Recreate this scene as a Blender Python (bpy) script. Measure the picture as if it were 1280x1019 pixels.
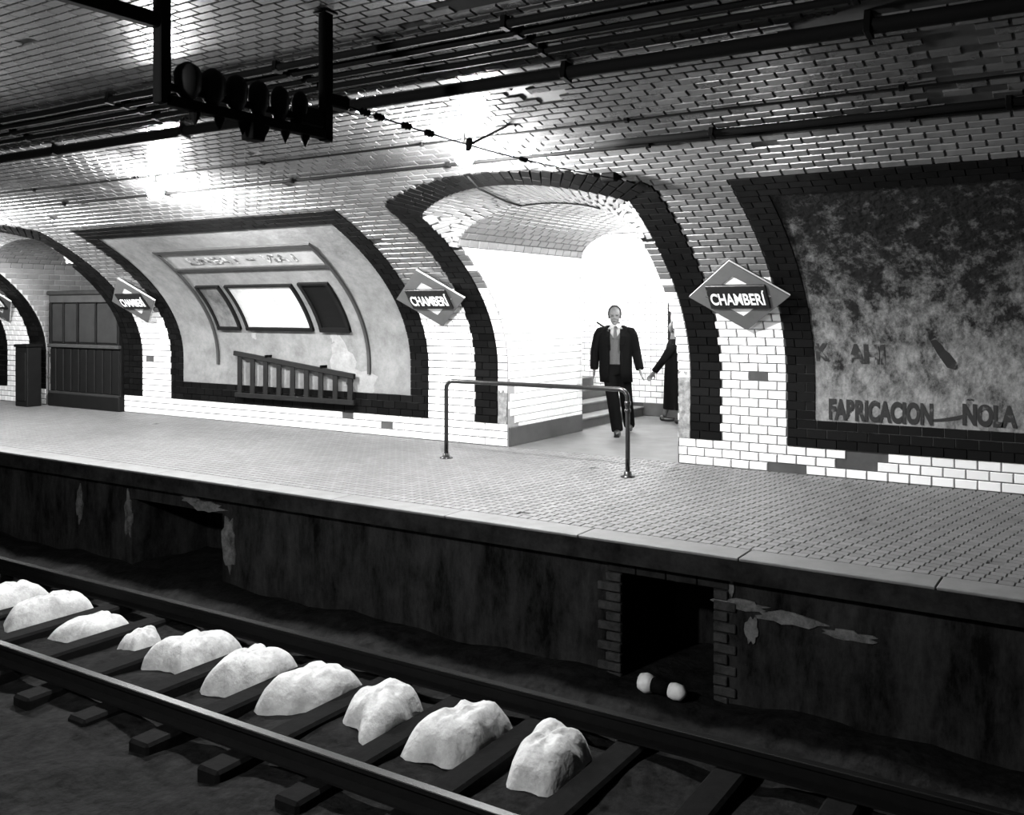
import bpy, bmesh, math, random
import numpy as np
from mathutils import Vector, Matrix, noise

for o in list(bpy.data.objects):
    bpy.data.objects.remove(o)
scene = bpy.context.scene
COL = scene.collection
random.seed(7)

# ------------------------------------------------------------------ camera, world, exposure
FPX = 1200.0
YAW = math.atan(FPX / 1865.0)
HC = 1.70
HORIZON = 387.0
cam_d = bpy.data.cameras.new('camera')
cam_d.sensor_fit = 'HORIZONTAL'
cam_d.sensor_width = 36.0
cam_d.lens = FPX / 1280.0 * 36.0
cam_d.shift_y = -(509.5 - HORIZON) / 1280.0
cam_d.clip_start = 0.02
cam_d.clip_end = 200
cam = bpy.data.objects.new('camera', cam_d)
cam.location = (0, 0, HC)
cam.rotation_euler = (math.pi / 2, 0, YAW)
COL.objects.link(cam)
scene.camera = cam

world = bpy.data.worlds.new('world')
scene.world = world
world.use_nodes = True
world.node_tree.nodes['Background'].inputs[0].default_value = (0, 0, 0, 1)
world.node_tree.nodes['Background'].inputs[1].default_value = 0.0

scene.view_settings.view_transform = 'Standard'
scene.view_settings.look = 'None'
scene.view_settings.gamma = 1.0
scene.view_settings.use_curve_mapping = False
scene.view_settings.exposure = 0.0

# lamp radiances (globe lamps of the station)
L_FAR = 4200.0       # the two globes lit above the far platform
L_NEAR = 2700.0     # globes above the near platform, behind the camera
L_PASS = 480.0      # globes in the cross passage
L_SIDE = 30.0

F = np.array([-math.sin(YAW), math.cos(YAW), 0.0])
R = np.array([math.cos(YAW), math.sin(YAW), 0.0])
CPOS = np.array([0, 0, HC])

def project(P):
    P = np.asarray(P, float) - CPOS
    d = P @ F
    d = np.where(np.abs(d) < 1e-6, 1e-6, d)
    return 640 + FPX * (P @ R) / d, HORIZON - FPX * P[..., 2] / d, d

# ------------------------------------------------------------------ materials
def new_mat(name):
    m = bpy.data.materials.new(name)
    m.use_nodes = True
    nt = m.node_tree
    return m, nt, nt.nodes['Principled BSDF']

def grey(v):
    return (v, v * 1.006, v, 1)

def plain(name, v, rough=0.6, metal=0.0, spec=0.5, noise=0.0, scale=8.0, bump=0.0):
    m, nt, b = new_mat(name)
    b.inputs['Roughness'].default_value = rough
    b.inputs['Metallic'].default_value = metal
    b.inputs['Specular IOR Level'].default_value = spec
    b.inputs['Base Color'].default_value = grey(v)
    if noise > 0 or bump > 0:
        tc = nt.nodes.new('ShaderNodeNewGeometry')
        n = nt.nodes.new('ShaderNodeTexNoise')
        n.inputs['Scale'].default_value = scale
        n.inputs['Detail'].default_value = 6
        n.inputs['Roughness'].default_value = 0.65
        nt.links.new(tc.outputs['Position'], n.inputs['Vector'])
        if noise > 0:
            r = nt.nodes.new('ShaderNodeValToRGB')
            r.color_ramp.elements[0].position = 0.3
            r.color_ramp.elements[1].position = 0.72
            r.color_ramp.elements[0].color = grey(v * (1 - noise))
            r.color_ramp.elements[1].color = grey(min(1, v * (1 + noise * 0.6)))
            nt.links.new(n.outputs['Fac'], r.inputs['Fac'])
            nt.links.new(r.outputs['Color'], b.inputs['Base Color'])
        if bump > 0:
            bp = nt.nodes.new('ShaderNodeBump')
            bp.inputs['Strength'].default_value = bump
            bp.inputs['Distance'].default_value = 0.02
            nt.links.new(n.outputs['Fac'], bp.inputs['Height'])
            nt.links.new(bp.outputs['Normal'], b.inputs['Normal'])
    return m

def tile_mat(name, v, rough, var=0.25, spec=0.5, dirt=0.5, dirt_scale=0.9, dirt_lo=0.52, dirt_hi=0.68, dirtv=0.05, stretch=(1, 1, 1), speck=0.0):
    """glazed ceramic: a little variation from tile to tile and sooty patches"""
    m, nt, b = new_mat(name)
    N = nt.nodes.new
    b.inputs['Roughness'].default_value = rough
    b.inputs['Specular IOR Level'].default_value = spec
    geo = N('ShaderNodeNewGeometry')
    oi = N('ShaderNodeObjectInfo')
    add = N('ShaderNodeMath'); add.operation = 'ADD'
    nt.links.new(geo.outputs['Random Per Island'], add.inputs[0])
    nt.links.new(oi.outputs['Random'], add.inputs[1])
    fr = N('ShaderNodeMath'); fr.operation = 'FRACT'
    nt.links.new(add.outputs[0], fr.inputs[0])
    mr = N('ShaderNodeMapRange')
    mr.inputs['To Min'].default_value = v * (1 - var)
    mr.inputs['To Max'].default_value = v
    nt.links.new(fr.outputs[0], mr.inputs['Value'])
    vm = N('ShaderNodeVectorMath'); vm.operation = 'MULTIPLY'
    vm.inputs[1].default_value = stretch
    nt.links.new(geo.outputs['Position'], vm.inputs[0])
    n = N('ShaderNodeTexNoise')
    n.inputs['Scale'].default_value = dirt_scale
    n.inputs['Detail'].default_value = 9
    n.inputs['Roughness'].default_value = 0.7
    nt.links.new(vm.outputs[0], n.inputs['Vector'])
    r = N('ShaderNodeMapRange')
    r.inputs['From Min'].default_value = dirt_lo
    r.inputs['From Max'].default_value = dirt_hi
    r.inputs['To Min'].default_value = 0
    r.inputs['To Max'].default_value = dirt
    nt.links.new(n.outputs['Fac'], r.inputs['Value'])
    mix = N('ShaderNodeMix'); mix.data_type = 'RGBA'
    nt.links.new(r.outputs[0], mix.inputs['Factor'])
    nt.links.new(mr.outputs[0], mix.inputs['A'])
    mix.inputs['B'].default_value = grey(dirtv)
    nt.links.new(mix.outputs['Result'], b.inputs['Base Color'])
    n2 = N('ShaderNodeTexNoise')
    n2.inputs['Scale'].default_value = 22
    nt.links.new(geo.outputs['Position'], n2.inputs['Vector'])
    bp = N('ShaderNodeBump')
    bp.inputs['Strength'].default_value = 0.12
    bp.inputs['Distance'].default_value = 0.01
    nt.links.new(n2.outputs['Fac'], bp.inputs['Height'])
    nt.links.new(bp.outputs['Normal'], b.inputs['Normal'])
    return m

def emit(name, s):
    m, nt, b = new_mat(name)
    b.inputs['Base Color'].default_value = grey(0.8)
    b.inputs['Emission Color'].default_value = (1, 1, 1, 1)
    b.inputs['Emission Strength'].default_value = s
    return m

def plaster_mat(name, lo, hi, scale, p0=0.35, p1=0.65, stretch=(1, 1, 1), bump=0.3, top_dark=0.0):
    m, nt, b = new_mat(name)
    N = nt.nodes.new
    b.inputs['Roughness'].default_value = 0.85
    b.inputs['Specular IOR Level'].default_value = 0.04 if hi < 0.06 else 0.2
    geo = N('ShaderNodeNewGeometry')
    vm = N('ShaderNodeVectorMath'); vm.operation = 'MULTIPLY'
    vm.inputs[1].default_value = stretch
    nt.links.new(geo.outputs['Position'], vm.inputs[0])
    n = N('ShaderNodeTexNoise')
    n.inputs['Scale'].default_value = scale
    n.inputs['Detail'].default_value = 10
    n.inputs['Roughness'].default_value = 0.78
    nt.links.new(vm.outputs[0], n.inputs['Vector'])
    r = N('ShaderNodeValToRGB')
    r.color_ramp.elements[0].position = p0
    r.color_ramp.elements[1].position = p1
    r.color_ramp.elements[0].color = grey(lo)
    r.color_ramp.elements[1].color = grey(hi)
    if top_dark:      # base colour gets darker towards the top
        sx = N('ShaderNodeSeparateXYZ'); nt.links.new(geo.outputs['Position'], sx.inputs[0])
        ma = N('ShaderNodeMath'); ma.operation = 'MULTIPLY_ADD'
        ma.inputs[1].default_value = -top_dark; ma.inputs[2].default_value = top_dark * 1.45
        nt.links.new(sx.outputs['Z'], ma.inputs[0])
        ad = N('ShaderNodeMath'); ad.operation = 'ADD'
        nt.links.new(ma.outputs[0], ad.inputs[0]); nt.links.new(n.outputs['Fac'], ad.inputs[1])
        nt.links.new(ad.outputs[0], r.inputs['Fac'])
    else:
        nt.links.new(n.outputs['Fac'], r.inputs['Fac'])
    nt.links.new(r.outputs['Color'], b.inputs['Base Color'])
    n2 = N('ShaderNodeTexNoise')
    n2.inputs['Scale'].default_value = 14
    n2.inputs['Detail'].default_value = 6
    nt.links.new(geo.outputs['Position'], n2.inputs['Vector'])
    bp = N('ShaderNodeBump')
    bp.inputs['Strength'].default_value = bump
    bp.inputs['Distance'].default_value = 0.02
    nt.links.new(n2.outputs['Fac'], bp.inputs['Height'])
    nt.links.new(bp.outputs['Normal'], b.inputs['Normal'])
    return m

def worn_paint(name, v, under, lo, hi, scale=18):
    """old painted lettering: paint flaked off in places to the plaster colour"""
    m, nt, b = new_mat(name)
    N = nt.nodes.new
    b.inputs['Roughness'].default_value = 0.8
    geo = N('ShaderNodeNewGeometry')
    n = N('ShaderNodeTexNoise')
    n.inputs['Scale'].default_value = scale
    n.inputs['Detail'].default_value = 5
    nt.links.new(geo.outputs['Position'], n.inputs['Vector'])
    r = N('ShaderNodeValToRGB')
    r.color_ramp.elements[0].position = lo
    r.color_ramp.elements[1].position = hi
    r.color_ramp.elements[0].color = grey(v)
    r.color_ramp.elements[1].color = grey(under)
    nt.links.new(n.outputs['Fac'], r.inputs['Fac'])
    nt.links.new(r.outputs['Color'], b.inputs['Base Color'])
    return m

M = {}
M['grout'] = plain('grout', 0.05, 0.9, noise=0.4, scale=5)
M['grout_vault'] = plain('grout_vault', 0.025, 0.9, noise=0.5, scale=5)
M['grout_black'] = plain('grout_black', 0.004, 0.9)
M['tile_white'] = tile_mat('tile_white', 0.78, 0.22, var=0.12, dirt=0.55, dirt_scale=2.6, dirt_lo=0.58, dirt_hi=0.72, dirtv=0.12)
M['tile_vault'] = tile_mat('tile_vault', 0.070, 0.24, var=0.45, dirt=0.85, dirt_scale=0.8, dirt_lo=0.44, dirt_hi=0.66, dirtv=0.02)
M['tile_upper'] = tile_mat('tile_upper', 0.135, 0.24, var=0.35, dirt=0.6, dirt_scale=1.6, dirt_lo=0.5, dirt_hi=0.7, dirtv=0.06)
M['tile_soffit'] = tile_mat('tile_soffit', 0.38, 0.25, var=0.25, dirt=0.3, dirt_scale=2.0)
M['tile_dark'] = tile_mat('tile_dark', 0.005, 0.45, var=0.6, spec=0.07, dirt=0.4, dirt_scale=6, dirtv=0.004)
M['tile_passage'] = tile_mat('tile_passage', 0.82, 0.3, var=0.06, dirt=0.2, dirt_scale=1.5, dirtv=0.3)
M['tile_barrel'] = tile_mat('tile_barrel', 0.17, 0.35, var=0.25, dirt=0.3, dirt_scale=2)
M['floor_tile'] = tile_mat('floor_tile', 0.155, 0.55, var=0.22, dirt=0.45, dirt_scale=0.7, dirt_lo=0.45, dirt_hi=0.75, dirtv=0.06)
M['floor_grout'] = plain('floor_grout', 0.10, 0.9, noise=0.3, scale=6)
M['edge_stone'] = plain('edge_stone', 0.135, 0.6, noise=0.25, scale=5, bump=0.2)
M['plaster'] = plaster_mat('plaster', 0.10, 0.20, 3.2, 0.3, 0.65)
M['plaster_old'] = plaster_mat('plaster_old', 0.008, 0.21, 4.5, 0.40, 0.66, stretch=(1.2, 1, 0.75), bump=0.8, top_dark=0.11)
M['plaster_patch'] = plaster_mat('plaster_patch', 0.07, 0.32, 16, 0.3, 0.7, bump=0.9)
M['passage_floor'] = plain('passage_floor', 0.11, 0.6, noise=0.3, scale=3)
M['baseboard'] = plain('baseboard', 0.06, 0.5, noise=0.3, scale=5)
M['face'] = plaster_mat('platform_face', 0.002, 0.038, 2.0, 0.38, 0.72, stretch=(1.6, 1, 0.5), bump=0.7)
M['broken'] = plaster_mat('broken_render', 0.02, 0.16, 7, 0.35, 0.7, bump=0.9)
M['brick'] = plaster_mat('old_brick', 0.008, 0.05, 9, 0.3, 0.7, bump=0.6)
M['lip'] = plaster_mat('lip_concrete', 0.004, 0.03, 4, 0.35, 0.75, bump=0.4)
M['hollow'] = plain('hollow', 0.01, 0.95)
M['ballast'] = plaster_mat('ballast', 0.0015, 0.016, 9, 0.35, 0.72, bump=1.0)
M['lime'] = plaster_mat('lime_mound', 0.22, 0.50, 6, 0.3, 0.7, bump=0.9)
M['sleeper'] = plain('sleeper_wood', 0.004, 0.85, spec=0.05, noise=0.5, scale=12, bump=0.4)
M['rail_side'] = plain('rail_side', 0.004, 0.7, spec=0.1, noise=0.4, scale=20)
M['rail_top'] = plain('rail_top', 0.2, 0.25, metal=1.0)
M['black_steel'] = plain('black_steel', 0.0025, 0.8, spec=0.04)
M['cable'] = plain('cable_rubber', 0.004, 0.8, spec=0.05)
M['cable_grey'] = plain('cable_grey', 0.006, 0.7, spec=0.1)
M['pipe'] = plain('rail_pipe', 0.010, 0.25, spec=0.7)
M['wood_dark'] = plain('wood_dark', 0.006, 0.6, spec=0.12, noise=0.35, scale=7, bump=0.15)
M['wood_mid'] = plain('wood_mid', 0.022, 0.6, spec=0.25, noise=0.35, scale=6, bump=0.15)
M['wood_stile'] = plain('wood_stile', 0.040, 0.6, spec=0.25, noise=0.3, scale=6)
M['ladder'] = plain('ladder_wood', 0.006, 0.7, spec=0.2, noise=0.4, scale=10)
M['enamel_red'] = plain('enamel_border', 0.085, 0.28, noise=0.15, scale=9)
M['enamel_white'] = plain('enamel_white', 0.80, 0.28)
M['enamel_blue'] = plain('enamel_nameplate', 0.006, 0.25)
M['moulding'] = plain('moulding', 0.025, 0.6, noise=0.3, scale=9)
M['paper_white'] = plaster_mat('paper_white', 0.30, 0.50, 2.0, 0.35, 0.6, bump=0.0)
M['paper_grey'] = plaster_mat('paper_grey', 0.04, 0.16, 2.4, 0.35, 0.65, bump=0.0)
M['paper_black'] = plain('paper_black', 0.004, 0.6, spec=0.1)
M['title'] = plaster_mat('title_board', 0.17, 0.28, 4, 0.3, 0.6, bump=0.1)
M['peeled'] = plaster_mat('peeled', 0.16, 0.26, 8, 0.3, 0.65, bump=0.5)
M['letter_worn'] = worn_paint('letter_worn', 0.005, 0.12, 0.60, 0.74, 16)
M['letter_faint'] = worn_paint('letter_faint', 0.008, 0.14, 0.50, 0.66, 12)
M['letter_grey'] = worn_paint('letter_grey', 0.06, 0.45, 0.45, 0.62, 12)
M['skin'] = plain('skin', 0.085, 0.5, noise=0.15, scale=30)
M['hair'] = plain('hair', 0.015, 0.7)
M['hair_grey'] = plain('hair_grey', 0.05, 0.7)
M['suit'] = plain('suit_black', 0.0035, 0.9, spec=0.03)
M['vest'] = plain('vest_grey', 0.055, 0.9, noise=0.2, scale=60)
M['shirt'] = plain('shirt_white', 0.3, 0.8)
M['tie'] = plain('tie_grey', 0.02, 0.6)
M['shoe'] = plain('shoe_leather', 0.012, 0.35)
M['stocking'] = plain('stocking', 0.18, 0.7)
M['insul'] = plain('insulator', 0.004, 0.7, spec=0.08)
M['pale'] = plain('pale_cloth', 0.70, 0.8, noise=0.2, scale=20)
M['brass'] = plain('lamp_cap', 0.05, 0.5)
for k, s in (('globe_far', L_FAR), ('globe_near', L_NEAR), ('globe_pass', L_PASS), ('globe_side', L_SIDE)):
    M[k] = emit(k, s)

# ------------------------------------------------------------------ mesh helpers
def link(o, parent=None):
    COL.objects.link(o)
    if parent is not None:
        o.parent = parent
    return o

def tag(o, label=None, cat=None, group=None, kind=None):
    if label: o['label'] = label
    if cat: o['category'] = cat
    if group: o['group'] = group
    if kind: o['kind'] = kind
    return o

def empty(name, loc=(0, 0, 0), rz=0.0):
    o = bpy.data.objects.new(name, None)
    o.location = loc
    o.rotation_euler = (0, 0, rz)
    o.empty_display_size = 0.1
    COL.objects.link(o)
    return o

class MB:
    def __init__(self):
        self.v = []; self.f = []
    def add(self, vs, fs):
        k = len(self.v)
        self.v += [tuple(p) for p in vs]
        self.f += [tuple(i + k for i in f) for f in fs]
        return self
    def box(self, x0, x1, y0, y1, z0, z1, mat=None):
        vs = [(x, y, z) for z in (z0, z1) for y in (y0, y1) for x in (x0, x1)]
        if mat is not None:
            vs = [tuple(mat @ Vector(p)) for p in vs]
        return self.add(vs, [(0, 2, 3, 1), (4, 5, 7, 6), (0, 1, 5, 4), (2, 6, 7, 3), (0, 4, 6, 2), (1, 3, 7, 5)])
    def cbox(self, x0, x1, y0, y1, z0, z1, b=0.01, mat=None):
        """chamfered box"""
        vs = []
        for sz, z in ((-1, z0), (1, z1)):
            for sy, y in ((-1, y0), (1, y1)):
                for sx, x in ((-1, x0), (1, x1)):
                    vs.append((x - sx * b, y - sy * b, z)); vs.append((x - sx * b, y, z - sz * b)); vs.append((x, y - sy * b, z - sz * b))
        bm = bmesh.new()
        for p in vs: bm.verts.new(mat @ Vector(p) if mat is not None else p)
        bmesh.ops.convex_hull(bm, input=bm.verts)
        bm.verts.index_update()
        self.add([v.co for v in bm.verts], [[v.index for v in f.verts] for f in bm.faces])
        bm.free()
        return self
    def tube(self, pts, r, n=8, caps=True):
        pts = [Vector(p) for p in pts]
        rs = r if isinstance(r, (list, tuple)) else [r] * len(pts)
        k = len(self.v); m = len(pts)
        prev = None
        for i, p in enumerate(pts):
            t = (pts[min(i + 1, m - 1)] - pts[max(i - 1, 0)]).normalized()
            if prev is None:
                a = Vector((0, 0, 1)) if abs(t.z) < 0.9 else Vector((1, 0, 0))
                u = t.cross(a).normalized()
            else:
                u = (prev - t * prev.dot(t)).normalized()
            prev = u
            w = t.cross(u)
            for j in range(n):
                an = 2 * math.pi * j / n
                self.v.append(tuple(p + (u * math.cos(an) + w * math.sin(an)) * rs[i]))
        for i in range(m - 1):
            for j in range(n):
                a = k + i * n + j; b = k + i * n + (j + 1) % n
                self.f.append((a, b, b + n, a + n))
        if caps:
            self.f.append(tuple(k + j for j in range(n))[::-1])
            self.f.append(tuple(k + (m - 1) * n + j for j in range(n)))
        return self
    def ball(self, c, rx, ry=None, rz=None, nu=14, nv=9, mat=None):
        ry = rx if ry is None else ry; rz = rx if rz is None else rz
        vs = [(0, 0, -1)]
        for i in range(1, nv):
            a = -math.pi / 2 + math.pi * i / nv
            for j in range(nu):
                b = 2 * math.pi * j / nu
                vs.append((math.cos(a) * math.cos(b), math.cos(a) * math.sin(b), math.sin(a)))
        vs.append((0, 0, 1))
        out = []
        for p in vs:
            q = Vector((p[0] * rx, p[1] * ry, p[2] * rz))
            if mat is not None: q = mat @ q
            out.append(q + Vector(c))
        fs = []
        for j in range(nu):
            fs.append((0, 1 + (j + 1) % nu, 1 + j))
            for i in range(nv - 2):
                a = 1 + i * nu + j; b = 1 + i * nu + (j + 1) % nu
                fs.append((a, b, b + nu, a + nu))
            fs.append((1 + (nv - 2) * nu + j, 1 + (nv - 2) * nu + (j + 1) % nu, len(vs) - 1))
        return self.add(out, fs)
    def loft(self, rings, n=16, a0=0.0, a1=None, caps=True):
        """rings: (centre, rx, ry[, yaw]) horizontal ellipses; a0..a1 leaves an opening"""
        k = len(self.v)
        closed = a1 is None
        m = n if closed else n + 1
        for rg in rings:
            c, rx, ry = rg[:3]
            yw = rg[3] if len(rg) > 3 else 0
            for j in range(m):
                an = 2 * math.pi * j / n if closed else a0 + (a1 - a0) * j / n
                x, y = rx * math.cos(an), ry * math.sin(an)
                self.v.append((c[0] + x * math.cos(yw) - y * math.sin(yw), c[1] + x * math.sin(yw) + y * math.cos(yw), c[2]))
        for i in range(len(rings) - 1):
            for j in range(n):
                a = k + i * m + j; b = k + i * m + ((j + 1) % m if closed else j + 1)
                self.f.append((a, b, b + m, a + m))
        if caps and closed:
            self.f.append(tuple(k + j for j in range(m))[::-1])
            self.f.append(tuple(k + (len(rings) - 1) * m + j for j in range(m)))
        return self
    def mesh(self, name, mat=None, smooth=False):
        me = bpy.data.meshes.new(name)
        me.from_pydata(self.v, [], self.f)
        if mat is not None: me.materials.append(M[mat] if isinstance(mat, str) else mat)
        if smooth:
            me.polygons.foreach_set('use_smooth', [True] * len(me.polygons))
        me.update()
        return me
    def build(self, name, mat, parent=None, smooth=False):
        o = bpy.data.objects.new(name, self.mesh(name, mat, smooth))
        return link(o, parent)

def lathe(mb, c, prof, n=16, axis=None):
    """prof: (r, h) pairs; axis a unit vector"""
    ax = Vector(axis or (0, 0, 1)).normalized()
    pts = [Vector(c) + ax * h for r, h in prof]
    a = Vector((0, 0, 1)) if abs(ax.z) < 0.9 else Vector((1, 0, 0))
    u = ax.cross(a).normalized(); w = ax.cross(u)
    k = len(mb.v)
    for (r, h), p in zip(prof, pts):
        for j in range(n):
            an = 2 * math.pi * j / n
            mb.v.append(tuple(p + (u * math.cos(an) + w * math.sin(an)) * max(r, 1e-4)))
    for i in range(len(prof) - 1):
        for j in range(n):
            q = k + i * n + j; s = k + i * n + (j + 1) % n
            mb.f.append((q, s, s + n, q + n))
    mb.f.append(tuple(k + j for j in range(n))[::-1])
    mb.f.append(tuple(k + (len(prof) - 1) * n + j for j in range(n)))
    return mb

def remeshed(mb, name, mat, parent, voxel, smooth=4):
    """weld overlapping shapes into one continuous skin"""
    o = mb.build(name + '_tmp', mat)
    r = o.modifiers.new('r', 'REMESH'); r.mode = 'VOXEL'; r.voxel_size = voxel; r.use_smooth_shade = True
    s = o.modifiers.new('s', 'SMOOTH'); s.iterations = smooth; s.factor = 0.5
    dg = bpy.context.evaluated_depsgraph_get()
    me = bpy.data.meshes.new_from_object(o.evaluated_get(dg))
    me.name = name
    bpy.data.objects.remove(o)
    me.materials.clear(); me.materials.append(M[mat])
    me.polygons.foreach_set('use_smooth', [True] * len(me.polygons))
    return link(bpy.data.objects.new(name, me), parent)

def text_mesh(body, size, width=None, depth=0.002, bold=0.0):
    cu = bpy.data.curves.new('t', 'FONT')
    cu.body = body; cu.size = size; cu.extrude = depth; cu.offset = bold
    cu.align_x = 'CENTER'; cu.align_y = 'CENTER'
    o = bpy.data.objects.new('t', cu)
    COL.objects.link(o)
    dg = bpy.context.evaluated_depsgraph_get()
    me = bpy.data.meshes.new_from_object(o.evaluated_get(dg))
    bpy.data.objects.remove(o)
    co = np.array([v.co[:] for v in me.vertices])
    lo, hi = co.min(0), co.max(0)
    sx = 1.0 if width is None else width / (hi[0] - lo[0])
    for v in me.vertices:
        v.co.x = (v.co.x - (lo[0] + hi[0]) / 2) * sx
        v.co.y = v.co.y - (lo[1] + hi[1]) / 2
    return me

# ------------------------------------------------------------------ vault profile (s = distance along it from the far wall foot)
YC, AV, BV, ZS = 3.4, 6.55, 2.8, 0.95
_an = np.linspace(0, math.pi, 1601)
_py = np.concatenate([[YC + AV], YC + AV * np.cos(_an), [YC - AV]])
_pz = np.concatenate([[0.0], ZS + BV * np.sin(_an), [0.0]])
_ps = np.concatenate([[0], np.cumsum(np.hypot(np.diff(_py), np.diff(_pz)))])
S_END = float(_ps[-1])
def sY(s): return float(np.interp(s, _ps, _py))
def sZ(s): return float(np.interp(s, _ps, _pz))
def s_of_y(y): return float(np.interp(-y, -_py, _ps))
_half = len(_pz) // 2
def s_of_z(z): return float(np.interp(z, _pz[:_half], _ps[:_half]))
def frame(X, s, off=0.0):
    e = 0.004
    t = Vector((0, sY(s + e) - sY(s - e), sZ(s + e) - sZ(s - e))).normalized()
    ex = Vector((1, 0, 0)); n = ex.cross(t)
    return Vector((X, sY(s), sZ(s))) + n * off, ex, t, n
def wp(X, s, off=0.0):
    return frame(X, s, off)[0]

# ------------------------------------------------------------------ tiles
TJ = 0.008      # joint
TT = 0.014      # how far the tile stands proud
_tile_cache = {}
def tile_verts(w, h, t=TT, b=0.007):
    w2, h2 = w / 2, h / 2
    return [(-w2, -h2, 0), (w2, -h2, 0), (w2, h2, 0), (-w2, h2, 0),
            (-w2 + b, -h2 + b, t), (w2 - b, -h2 + b, t), (w2 - b, h2 - b, t), (-w2 + b, h2 - b, t)]
TILE_F = [(4, 5, 6, 7), (0, 1, 5, 4), (1, 2, 6, 5), (2, 3, 7, 6), (3, 0, 4, 7)]
def tile_mesh(w, h, mat, t=TT, b=0.007):
    k = (round(w, 3), round(h, 3), mat, t)
    if k not in _tile_cache:
        me = bpy.data.meshes.new('tile')
        me.from_pydata(tile_verts(w, h, t, b), [], TILE_F)
        me.materials.append(M[mat]); me.update()
        _tile_cache[k] = me
    return _tile_cache[k]

def emit_tiles(recs, parent, mat, nmax=300, name='tile', t=TT, b=0.007, stuff_name='tile_field', jitter=0.0):
    """recs: (pos, ex, ey, n, w, h). the ones that show largest become objects, the rest one mesh"""
    if not recs: return
    pos = np.array([r[0][:] for r in recs]); ex = np.array([r[1][:] for r in recs]); ey = np.array([r[2][:] for r in recs])
    w = np.array([r[4] for r in recs])[:, None]; h = np.array([r[5] for r in recs])[:, None]
    u0, v0, d = project(pos)
    ua, va, _ = project(pos + ex * w / 2); ub, vb, _ = project(pos + ey * h / 2)
    area = np.abs((ua - u0) * (vb - v0) - (va - v0) * (ub - u0)) * 4
    vis = (u0 > -5) & (u0 < 1285) & (v0 > -5) & (v0 < 1024) & (d > 0.3)
    area = np.where(vis, area, 0)
    order = np.argsort(-area)
    pick = set(int(i) for i in order[:nmax] if area[i] > 40)
    mb = MB()
    rnd = random.Random(len(recs))
    for i, (p, e1, e2, n, ww, hh) in enumerate(recs):
        mt = Matrix((e1, e2, n)).transposed().to_4x4()
        if jitter:
            mt = mt @ Matrix.Rotation(rnd.gauss(0, jitter), 4, 'X') @ Matrix.Rotation(rnd.gauss(0, jitter), 4, 'Y')
        mt.translation = p
        if i in pick:
            o = bpy.data.objects.new(name, tile_mesh(ww, hh, mat, t, b))
            o.matrix_world = mt
            COL.objects.link(o); o.parent = parent
        else:
            mb.add([mt @ Vector(q) for q in tile_verts(ww, hh, t, b)], TILE_F)
    if mb.v:
        o = mb.build(stuff_name, mat, parent)
        o['kind'] = 'stuff'

def subtract(iv, a, b):
    out = []
    for x0, x1 in iv:
        if b <= x0 or a >= x1: out.append((x0, x1)); continue
        if a > x0: out.append((x0, a))
        if b < x1: out.append((b, x1))
    return out

def grid_mesh(mb, fn, us, vs, flip=False):
    k = len(mb.v); nu, nv = len(us), len(vs)
    for v in vs:
        for u in us: mb.v.append(tuple(fn(u, v)))
    for j in range(nv - 1):
        for i in range(nu - 1):
            a = k + j * nu + i
            q = (a, a + 1, a + 1 + nu, a + nu)
            mb.f.append(q[::-1] if flip else q)

# ------------------------------------------------------------------ layout along the platform
XMIN, XMAX = -23.5, 5.0
PERIOD = 9.86
ROW = 0.0945
TW = 0.20
OPENINGS = [-5.335, -5.335 - PERIOD]            # passage centres
HO, HI_, HJ = 1.605, 1.275, 1.13               # band outer, band inner, clear half widths
PANELS = [(-2.99, 2.16), (-12.85, -7.70), (-22.71, -17.56)]
PLINTH = 3 * ROW
S_SPLIT = s_of_y(7.50)
S_PTOP = round(s_of_z(2.86) / ROW) * ROW        # panel frames end here
BANDW = 0.285
Z_SPR = 2.42
S_SPR = s_of_z(Z_SPR)
Y_ARCH = 8.90
Z_CROWN_RISE = 0.44
def arch_out(x, xc):
    u = (x - xc) / HO
    return s_of_y(8.18 - 0.45 * (1 - min(1, u * u)))
def arch_in(x, xc):
    u = (x - xc) / HI_
    return s_of_y(8.40 - 0.43 * (1 - min(1, u * u)))

# ------------------------------------------------------------------ shells: back wall, ceiling, near wall
mb = MB()
def strip(x0, x1, nx, sa, sb, ns):
    xs = np.linspace(x0, x1, nx + 1)
    grid_mesh(mb, lambda x, j: wp(x, sa(x) + (sb(x) - sa(x)) * j / ns), xs, range(ns + 1))
top = lambda x: S_SPLIT
zero = lambda x: 0.0
cur = XMIN
for xc in sorted(OPENINGS):
    strip(cur, xc - HI_, 10, zero, top, 40)
    for sgn in (-1, 1):
        a, b = sorted((xc + sgn * HI_, xc + sgn * HJ))
        strip(a, b, 2, zero, lambda x: S_SPR, 30)
    strip(xc - HI_, xc + HI_, 30, lambda x: arch_in(x, xc), top, 10)
    cur = xc + HI_
strip(cur, XMAX, 20, zero, top, 40)
wall_back = mb.build('wall_back', 'grout', None, True)
tag(wall_back, 'curved white tiled far wall of the station with arched openings', 'wall', kind='structure')

mb = MB()
grid_mesh(mb, lambda x, s: wp(x, s), np.linspace(XMIN, XMAX, 20), np.linspace(S_SPLIT, s_of_y(-1.2), 60))
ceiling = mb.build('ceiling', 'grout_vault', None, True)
tag(ceiling, 'low elliptical brick-tiled vault over both tracks', 'ceiling', kind='structure')
mb = MB()
grid_mesh(mb, lambda x, s: wp(x, s), np.linspace(XMIN, XMAX, 20), np.linspace(s_of_y(-1.2), S_END, 24))
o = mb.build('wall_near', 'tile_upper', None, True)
tag(o, 'tiled wall behind the near platform', 'wall', kind='structure')

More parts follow.
